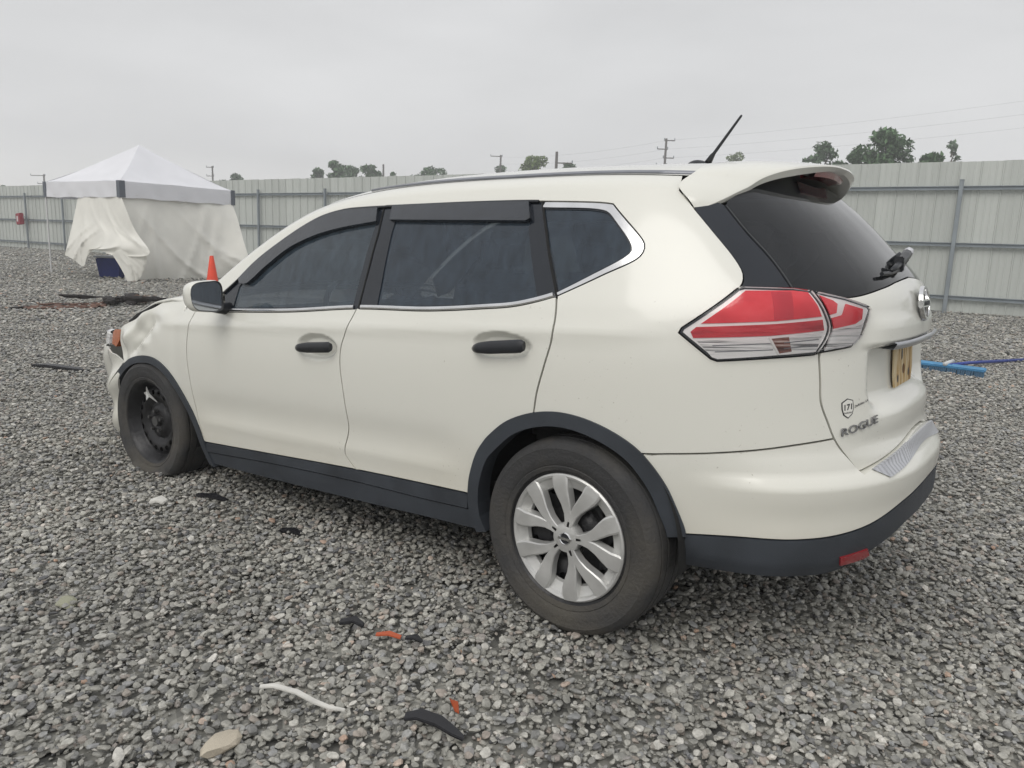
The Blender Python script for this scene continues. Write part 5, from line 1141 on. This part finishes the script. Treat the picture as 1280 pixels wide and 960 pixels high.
BLUE = mat('blue_plastic', (.012, .028, .20), .45, 0, 0, .1, 30, .2, 6)
BN = empty('storage_bin', (19.75, -7.05, 0), (0, 0, .55)); tag(BN, 'dark blue plastic storage bin under the tent cloth', 'bin')
bx = MB(); q0 = [(-.30, -.24, .0), (.30, -.24, .0), (.30, .24, 0), (-.30, .24, 0)]; q1 = [(-.36, -.29, .52), (.36, -.29, .52), (.36, .29, .52), (-.36, .29, .52)]
bx.add(q0 + q1, [(3, 2, 1, 0), (0, 1, 5, 4), (1, 2, 6, 5), (2, 3, 7, 6), (3, 0, 4, 7), (4, 5, 6, 7)]).build('tub', BLUE, BN, bevel=.03)
MB().box((0, 0, .545), (.78, .64, .05)).build('lid', mat('bin_lid', (.45, .47, .52), .5), BN, bevel=.015)
for sx in (-1, 1): MB().box((sx * .37, 0, .44), (.05, .18, .05)).build('handle', BLUE, BN, bevel=.012)

CN = empty('traffic_cone', (15.61, -7.38, 0)); tag(CN, 'orange traffic cone standing in front of the tent cloth', 'cone')
ORG = mat('cone_orange', (.85, .075, .03), .5, 0, 0, 0, 40, .1, 6)
v, f = lathe([(.148, .03), (.145, .06), (.045, .72), (.040, .735), (.030, .735), (.028, .70)], 32, 'z'); o = MB().add(v, f).build('body', ORG, CN, smooth=True); smooth_by_angle(o.data, 40)
MB().box((0, 0, .017), (.38, .38, .034)).build('base', ORG, CN, bevel=.012)

# ------------------------------------------------------------------ rubbish on the gravel
CHAR = mat('charred_wood', (.022, .018, .017), .85, 0, 0, .6, 40, .5, 9); BARK = mat('reddish_wood', (.16, .085, .06), .85, 0, 0, .6, 40, .5, 9); BARK2 = mat('brown_wood', (.24, .13, .075), .85, 0, 0, .6, 40, .5, 9)
def plank(n, loc, rz, ln, w, hgt, m_, seed, tilt=0):
    r_ = random.Random(seed); k = 9; V = []
    for i in range(k):
        t = i / (k - 1) - .5; e = 1 - .5 * abs(2 * t) ** 4
        cx = t * ln; cy = r_.uniform(-.25, .25) * w + .25 * w * math.sin(4 * t); cz = hgt * .5 + tilt * t * ln
        for a, b in ((-.5, -.5), (.5, -.5), (.62, .1), (.45, .5), (-.1, .62), (-.5, .4)):
            V.append((cx + r_.uniform(-.02, .02), cy + a * w * e * r_.uniform(.75, 1.2), max(0.002, cz + b * hgt * e * r_.uniform(.7, 1.25))))
    F_ = [(i * 6 + j, i * 6 + (j + 1) % 6, (i + 1) * 6 + (j + 1) % 6, (i + 1) * 6 + j) for i in range(k - 1) for j in range(6)] + [tuple(range(6)), tuple((k - 1) * 6 + j for j in range(6))]
    o = MB().add(V, F_).build(n, m_); o.location = loc; o.rotation_euler = (0, 0, rz); return o
wood = []
rw_ = random.Random(3)
for k in range(30):
    t = rw_.random() ** .75; y = -4.0 + 2.1 * t; big = t < .35
    x = 12.1 + rw_.uniform(-.32, .28); m_ = rw_.choice([CHAR, CHAR, CHAR, BARK2] if big else [CHAR, BARK, BARK])
    ln = rw_.uniform(.35, .9) * (1.1 - .35 * t); w = rw_.uniform(.07, .17) * (1.2 if big else .9); hg = rw_.uniform(.04, .09) * (1.35 if big else .6) * (1.1 - .6 * t)
    wood.append((x, y, rw_.uniform(0, .09) if big else rw_.uniform(0, .02), 2.2 + rw_.uniform(-.6, .6), ln, w, hg, m_, rw_.uniform(-.25, .25) if big else rw_.uniform(-.06, .06)))
wood.append((12.2, -2.95, .12, 1.95, 1.05, .09, .06, CHAR, .12))
for i, (x, y, z, rz, ln, w, hgt, m_, tl) in enumerate(wood):
    nm = {'charred_wood': ('charred_log', 'blackened charred wood chunk lying in the low burnt woodpile on the gravel'), 'reddish_wood': ('bark_piece', 'reddish brown split bark piece lying in the low burnt woodpile'), 'brown_wood': ('burnt_log', 'orange-brown burnt log chunk lying in the low burnt woodpile')}[m_.name]
    o = plank(nm[0], (x, y, z), rz, ln, w, hgt, m_, i, tl); tag(o, nm[1], 'wood', 'burnt wood heaped beyond the bonnet')
BLK = mat('black_scrap', (.015, .015, .018), .45, 0, 0, .2, 60, .3, 10)
def scrap(name, pts, w, th, m_, label, cat, twist=0.):
    """bent strip of plastic lying on the stones"""
    P = np.array(pts, float); d = np.gradient(P, axis=0); d /= np.linalg.norm(d, axis=1, keepdims=True); nn = np.stack([-d[:, 1], d[:, 0], 0 * d[:, 0]], 1); V = []
    for i in range(len(P)):
        ww = w[i] if hasattr(w, '__len__') else w
        for a, b in ((-.5, 0), (.5, twist), (.5, twist + th), (-.5, th)): V.append(P[i] + nn[i] * a * ww + np.array([0, 0, b]))
    k = len(P); o = MB().add(V, [(i * 4 + j, i * 4 + (j + 1) % 4, (i + 1) * 4 + (j + 1) % 4, (i + 1) * 4 + j) for i in range(k - 1) for j in range(4)] + [(0, 1, 2, 3), tuple((k - 1) * 4 + j for j in range(4))[::-1]]).build(name, m_, None, bevel=th * .2)
    return tag(o, label, cat)
scrap('plastic_strip', [(6.45, .05, .02), (6.25, -.01, .035), (6.05, -.08, .03), (5.90, -.15, .02), (5.86, -.19, .015)], [.05, .09, .09, .07, .03], .025, BLK, 'flat black plastic strip lying on gravel ahead of the bumper', 'plastic strip')
scrap('clip_strip', [(.455, 1.755, .03), (.425, 1.730, .034), (.35, 1.705, .032), (.28, 1.70, .030), (.235, 1.685, .024), (.20, 1.66, .018)], [.010, .013, .014, .013, .010, .006], .006, mat('white_scrap', (.62, .61, .57), .5, 0, 0, 0, 40, .2, 20), 'bent white plastic strip broken off on the gravel', 'plastic strip', .004)
scrap('black_shard', [(.045, 1.585, .024), (.01, 1.565, .036), (-.05, 1.553, .036), (-.10, 1.552, .028), (-.135, 1.548, .020)], [.02, .036, .034, .024, .008], .009, BLK, 'curved black plastic shard beside a small orange fragment', 'plastic shard', .008)
ORF = mat('orange_fragment', (.42, .085, .03), .4)
scrap('lens_fragment', [(-.055, 1.485, .030), (-.030, 1.468, .044), (-.012, 1.462, .04)], [.014, .024, .010], .005, ORF, 'small orange lens fragment beside the curved black shard', 'fragment', .010)
scrap('lens_fragment', [(.43, 1.335, .026), (.39, 1.315, .036), (.35, 1.30, .030)], [.010, .018, .012], .005, ORF, 'orange lens fragment with dark chip behind it', 'fragment', .006)
scrap('plastic_chip', [(.34, 1.29, .028), (.31, 1.275, .036), (.28, 1.275, .03)], [.014, .026, .010], .007, BLK, 'small black plastic chip touching an orange lens fragment', 'fragment', .004)
scrap('black_shard', [(.58, 1.36, .024), (.54, 1.33, .036), (.50, 1.325, .026)], [.02, .03, .012], .010, BLK, 'stubby black plastic shard lying alone near the rear door', 'plastic shard', .006)
scrap('white_chip', [(2.13, 1.20, .03), (2.10, 1.17, .045), (2.06, 1.16, .035)], [.02, .05, .03], .012, bpy.data.materials['white_scrap'], 'white torn plastic chip on the gravel beside the front door', 'fragment', .01)
scrap('black_strip', [(2.10, .98, .02), (2.0, .95, .03), (1.92, .93, .02)], [.02, .035, .02], .015, BLK, 'short black strip lying under the front door sill', 'plastic strip', .002)
scrap('black_strip', [(1.42, .985, .02), (1.36, .965, .03), (1.31, .955, .02)], [.03, .035, .02], .012, BLK, 'stubby black strip lying under the gap between the doors', 'plastic strip', .002)
def rock(name, loc, dims, m_, label, seed):
    me_ = stone_mesh(seed).copy(); o = link(name, me_, m_); o.scale = dims; o.location = loc; o.rotation_euler = (0, 0, seed); tag(o, label, 'stone')
rock('pale_stone', (.335, 1.955, .022), (.055, .05, .055), mat('pale_stone', (.56, .50, .40), .8, 0, 0, .3, 60, .2, 20), 'large pale buff stone lying among the grey gravel', 2)
rock('flat_stone', (1.42, 1.87, .018), (.07, .045, .035), mat('mossy_stone', (.34, .34, .25), .85, 0, 0, .3, 60, .2, 20), 'flat pale greenish stone lying left of the tyre tracks', 3)

# push broom on the gravel behind the car
BR = empty('push_broom', (-.08, -7.04, 0)); tag(BR, 'push broom with pale blue head and dark blue handle lying on gravel', 'broom')
LB = mat('broom_blue', (.08, .26, .46), .5, 0, 0, .1, 30, .2, 8); HB = mat('handle_blue', (.02, .05, .30), .35)
dirb = Vector((-.72, .10, 0)).normalized(); ctr = Vector((.03, .02, .075)); ang = math.atan2(dirb.y, dirb.x)
MB().box(tuple(ctr), (.74, .075, .036), Matrix.Rotation(ang, 3, 'Z') @ Matrix.Rotation(.45, 3, 'X')).build('head', LB, BR, bevel=.010)
bri = MB()
for i in range(34):
    for rrow in (-.022, .022):
        p = ctr + dirb * (-.35 + .70 * i / 33) + Vector((0, rrow, -.02)); q = p + Vector((random.uniform(-.01, .01), .05 + random.uniform(-.01, .01), -.075)); bri.tube([tuple(p), tuple(q)], [.010, .012], 5)
bro = bri.build('bristles', mat('bristle_blue', (.045, .10, .16), .8), BR); bro['kind'] = 'stuff'
hp_ = [ctr + Vector((-.01, 0, .012)), ctr + Vector((-.12, -.55, -.005)), ctr + Vector((-.66, -2.05, -.05))]
MB().tube([tuple(p) for p in hp_], .020, 10).build('handle', HB, BR, smooth=True)
MB().tube([tuple(ctr + Vector((.045, .03, .02))), tuple(ctr + Vector((.0, -.22, .035)))], .024, 10).build('socket', mat('socket_pale', (.6, .62, .62), .5), BR, smooth=True)

# ------------------------------------------------------------------ trees beyond the fence
def leaf_mat(name, col):
    m_ = mat(name, col, .75); t, p = nodes_of(m_); oi = t.nodes.new('ShaderNodeNewGeometry'); mr = t.nodes.new('ShaderNodeMapRange'); mr.inputs[3].default_value = .55; mr.inputs[4].default_value = 1.5; t.links.new(oi.outputs['Random Per Island'], mr.inputs[0])
    s = t.nodes.new('ShaderNodeVectorMath'); s.operation = 'SCALE'; s.inputs[0].default_value = col; t.links.new(mr.outputs[0], s.inputs['Scale']); t.links.new(s.outputs[0], p.inputs['Base Color']); return m_
LEAF = [leaf_mat('leaf_dark', (.075, .140, .062)), leaf_mat('leaf_mid', (.125, .180, .055)), leaf_mat('leaf_grey', (.095, .155, .085))]
TRUNK = mat('trunk_bark', (.10, .08, .065), .9, 0, 0, .5, 20)
def tree(loc, top, hw, kind, label, seed, n=2600, base=None, leaf=.22, wide=1.0, open_=.0, nm='broadleaf_tree'):
    g = np.random.default_rng(seed); r_ = random.Random(seed)
    T = empty(nm, (loc[0], loc[1], 0)); tag(T, label, 'tree', 'trees beyond the fence')
    base = base if base is not None else top * .35
    mb = MB(); mb.tube([(0, 0, 0), (r_.uniform(-.1, .1), 0, base), (r_.uniform(-.3, .3), r_.uniform(-.3, .3), top * .8)], [top * .022, top * .016, top * .005], 8)
    blobs = []
    nb = 13
    for i in range(nb):
        a = r_.uniform(0, 6.28); t = (i + .5) / nb; z = base + (top - base) * (.12 + .80 * t); prof_ = math.sin(math.pi * min(1, .18 + .75 * t)) ** .7
        rr = hw * prof_ * r_.uniform(.25, .85) * wide; br = hw * r_.uniform(.28, .48) * (1.1 - .45 * t)
        c = (rr * math.cos(a), rr * math.sin(a), min(z, top - br * .7)); blobs.append((c, br)); mb.tube([(0, 0, max(base * .8, c[2] - rr * .9 - .6)), c], [top * .008, top * .003], 5, False)
    blobs.append(((r_.uniform(-.15, .15) * hw, 0, top - hw * .30), hw * .32))
    mb.build('trunk', TRUNK, T)
    V = []; F_ = []; wts = np.array([b[1] ** 2 for b in blobs]); wts /= wts.sum(); pick = g.choice(len(blobs), n, p=wts)
    for q in pick:
        c, br = blobs[q]; d = g.normal(size=3); d /= np.linalg.norm(d); rad = br * g.uniform(.35, 1.05) ** .6 * (1 + open_ * g.uniform(-.3, .8)); p = np.array(c) + d * rad * np.array([1, 1, .8])
        a = g.normal(size=3); a /= np.linalg.norm(a); b = np.cross(a, g.normal(size=3)); b /= np.linalg.norm(b) + 1e-9; sz = leaf * g.uniform(.5, 1.2); k = len(V)
        V += [p - a * sz, p + b * sz * .45, p + a * sz, p - b * sz * .45]; F_.append((k, k + 1, k + 2, k + 3))
    link('crown', mesh(V, F_), LEAF[kind], T)
TREES = [(122.9, -41.1, 6.6, 2.6, 0, 'small grey-green tree behind the far end of the fence past the tent'), (105.7, -66.6, 10.2, 2.3, 2, 'grey-green bushy tree top showing just right of the tent roof'),
 (87.6, -67.8, 10.6, 2.0, 0, 'round dark tree standing first in the row of five behind the fence'), (81.5, -66.1, 11.2, 1.9, 0, 'pointed dark tree standing second in the row of five'), (85.2, -72.1, 11.2, 2.2, 0, 'dark tree standing in the middle of the row of five'), (80.2, -70.9, 11.1, 1.9, 0, 'open ragged dark tree standing fourth in the row of five'), (79.5, -74.6, 10.4, 1.2, 0, 'slim dark tree standing last in the row of five'),
 (78.5, -80.9, 11.7, 3.4, 0, 'wide low dark tree crown where the roof line meets the fence'), (72.1, -89.5, 12.6, 2.6, 2, 'pale green tree beside a leaning utility pole above the car roof'), (57.3, -78.1, 12.3, 3.5, 1, 'large yellow-green tree crown rising over the car roof'), (53.6, -80.0, 11.4, 2.1, 0, 'dark green tree half hidden behind the large yellow-green crown'),
 (45.0, -112.5, 15.8, 2.6, 1, 'small green tree top just behind the roof antenna'), (19.6, -69.0, 10.9, 2.1, 2, 'feathery grey-green tree beside the tallest tree behind the fence'), (12.8, -61.6, 10.7, 2.9, 0, 'tallest dark tree with an open crown behind the fence'), (9.9, -62.5, 8.9, 1.7, 0, 'lower dark tree joined to the right flank of the tallest tree'), (15.3, -62.4, 9.2, 1.6, 2, 'lower leafy tree joined to the left flank of the tallest tree'), (11.5, -81.4, 12.0, 1.15, 2, 'thin young tree standing alone at the end of the tree line')]
for i, (x, y, tp, hw, kd, lb) in enumerate(TREES):
    sl = i in (6, 16); tree((x, y), tp, hw, kd, lb, 40 + i, n=900 if sl else 2600 + (1800 if hw > 2.8 else 0), base=tp * (.45 if i != 13 else .5), leaf=.26 if hw < 2.8 else .24, open_=.5 if i in (5, 12, 16) else .15)

# utility poles and wires
WOODP = mat('pole_wood', (.16, .15, .145), .9)
def pole(loc, h, arms, label, lean=0., slack=None):
    T = empty('utility_pole', (loc[0], loc[1], 0)); tag(T, label, 'utility pole', 'utility poles beyond the fence')
    MB().tube([(0, 0, 0), (lean * h, 0, h)], [.17, .12], 8).build('shaft', WOODP, T)
    dv = Vector((-CR[0], -CR[1], 0)).normalized()
    for z, l0, l1 in arms:
        p = Vector((lean * z, 0, z)); MB().tube([tuple(p - dv * l0), tuple(p + dv * l1)], .06, 6).build('crossarm', WOODP, T)
        for k in (-l0, l1): q = p + dv * k; MB().tube([tuple(q), tuple(q + Vector((0, 0, .25)))], .05, 6).build('insulator', GALV, T)
    return T
pole((37.55, -74.28), 12.7, [(12.5, .9, .2), (11.6, .2, .9), (10.7, .9, .2), (9.9, .2, .9), (9.2, .8, .3)], 'tall utility pole with five short staggered arms above the car roof')
pole((38.34, -54.88), 9.25, [(8.3, 1.4, 0)], 'plain utility pole with one side arm beside the large yellow-green tree')
pole((67.17, -83.23), 13.1, [(12.9, .2, 1.4), (11.2, .1, .8)], 'utility pole with a short top arm beside the pale green tree')
pole((108.4, -64.6), 11.1, [(10.9, .2, .9), (9.6, .2, .9)], 'small utility pole standing just right of the tent roof')
pole((129, -49), 9.0, [(8.8, .2, 2.0), (7.6, .2, 1.0)], 'distant utility pole rising beside the tent corner leg')
pole((80.2, -73.4), 11.3, [], 'bare slim utility pole among the row of five trees')
def wire(a, b, sag, label):
    P = [tuple(Vector(a).lerp(Vector(b), t) - Vector((0, 0, sag * 4 * t * (1 - t)))) for t in np.linspace(0, 1, 24)]
    o = MB().tube(P, .005, 4).build('power_line', mat('wire', (.12, .12, .12), .6)); tag(o, label, 'wire', 'power lines beyond the fence')
for k, (z0, z1) in enumerate(((12.5, 15.0), (11.6, 13.9), (10.7, 12.8))):
    wire((37.55, -74.28, z0), (-12, -70, z1), .6, 'thin power line running from the tall five-armed pole past the tallest tree')
    wire((37.55, -74.28, z0), (67.17, -83.23, z0 + .3), .5, 'thin power line running between the five-armed pole and the pole by the pale green tree')

# ------------------------------------------------------------------ damp air
HZ = MB().box((20, -45, 8.2), (260, 200, 20.4)).build('haze', None); tag(HZ, kind='stuff')
hm = bpy.data.materials.new('haze'); hm.use_nodes = True; hm.node_tree.nodes.clear(); ho = hm.node_tree.nodes.new('ShaderNodeOutputMaterial'); pv_ = hm.node_tree.nodes.new('ShaderNodeVolumePrincipled')
pv_.inputs['Color'].default_value = (.92, .93, .94, 1); pv_.inputs['Density'].default_value = .0030; hm.node_tree.links.new(pv_.outputs[0], ho.inputs['Volume']); HZ.data.materials.append(hm)
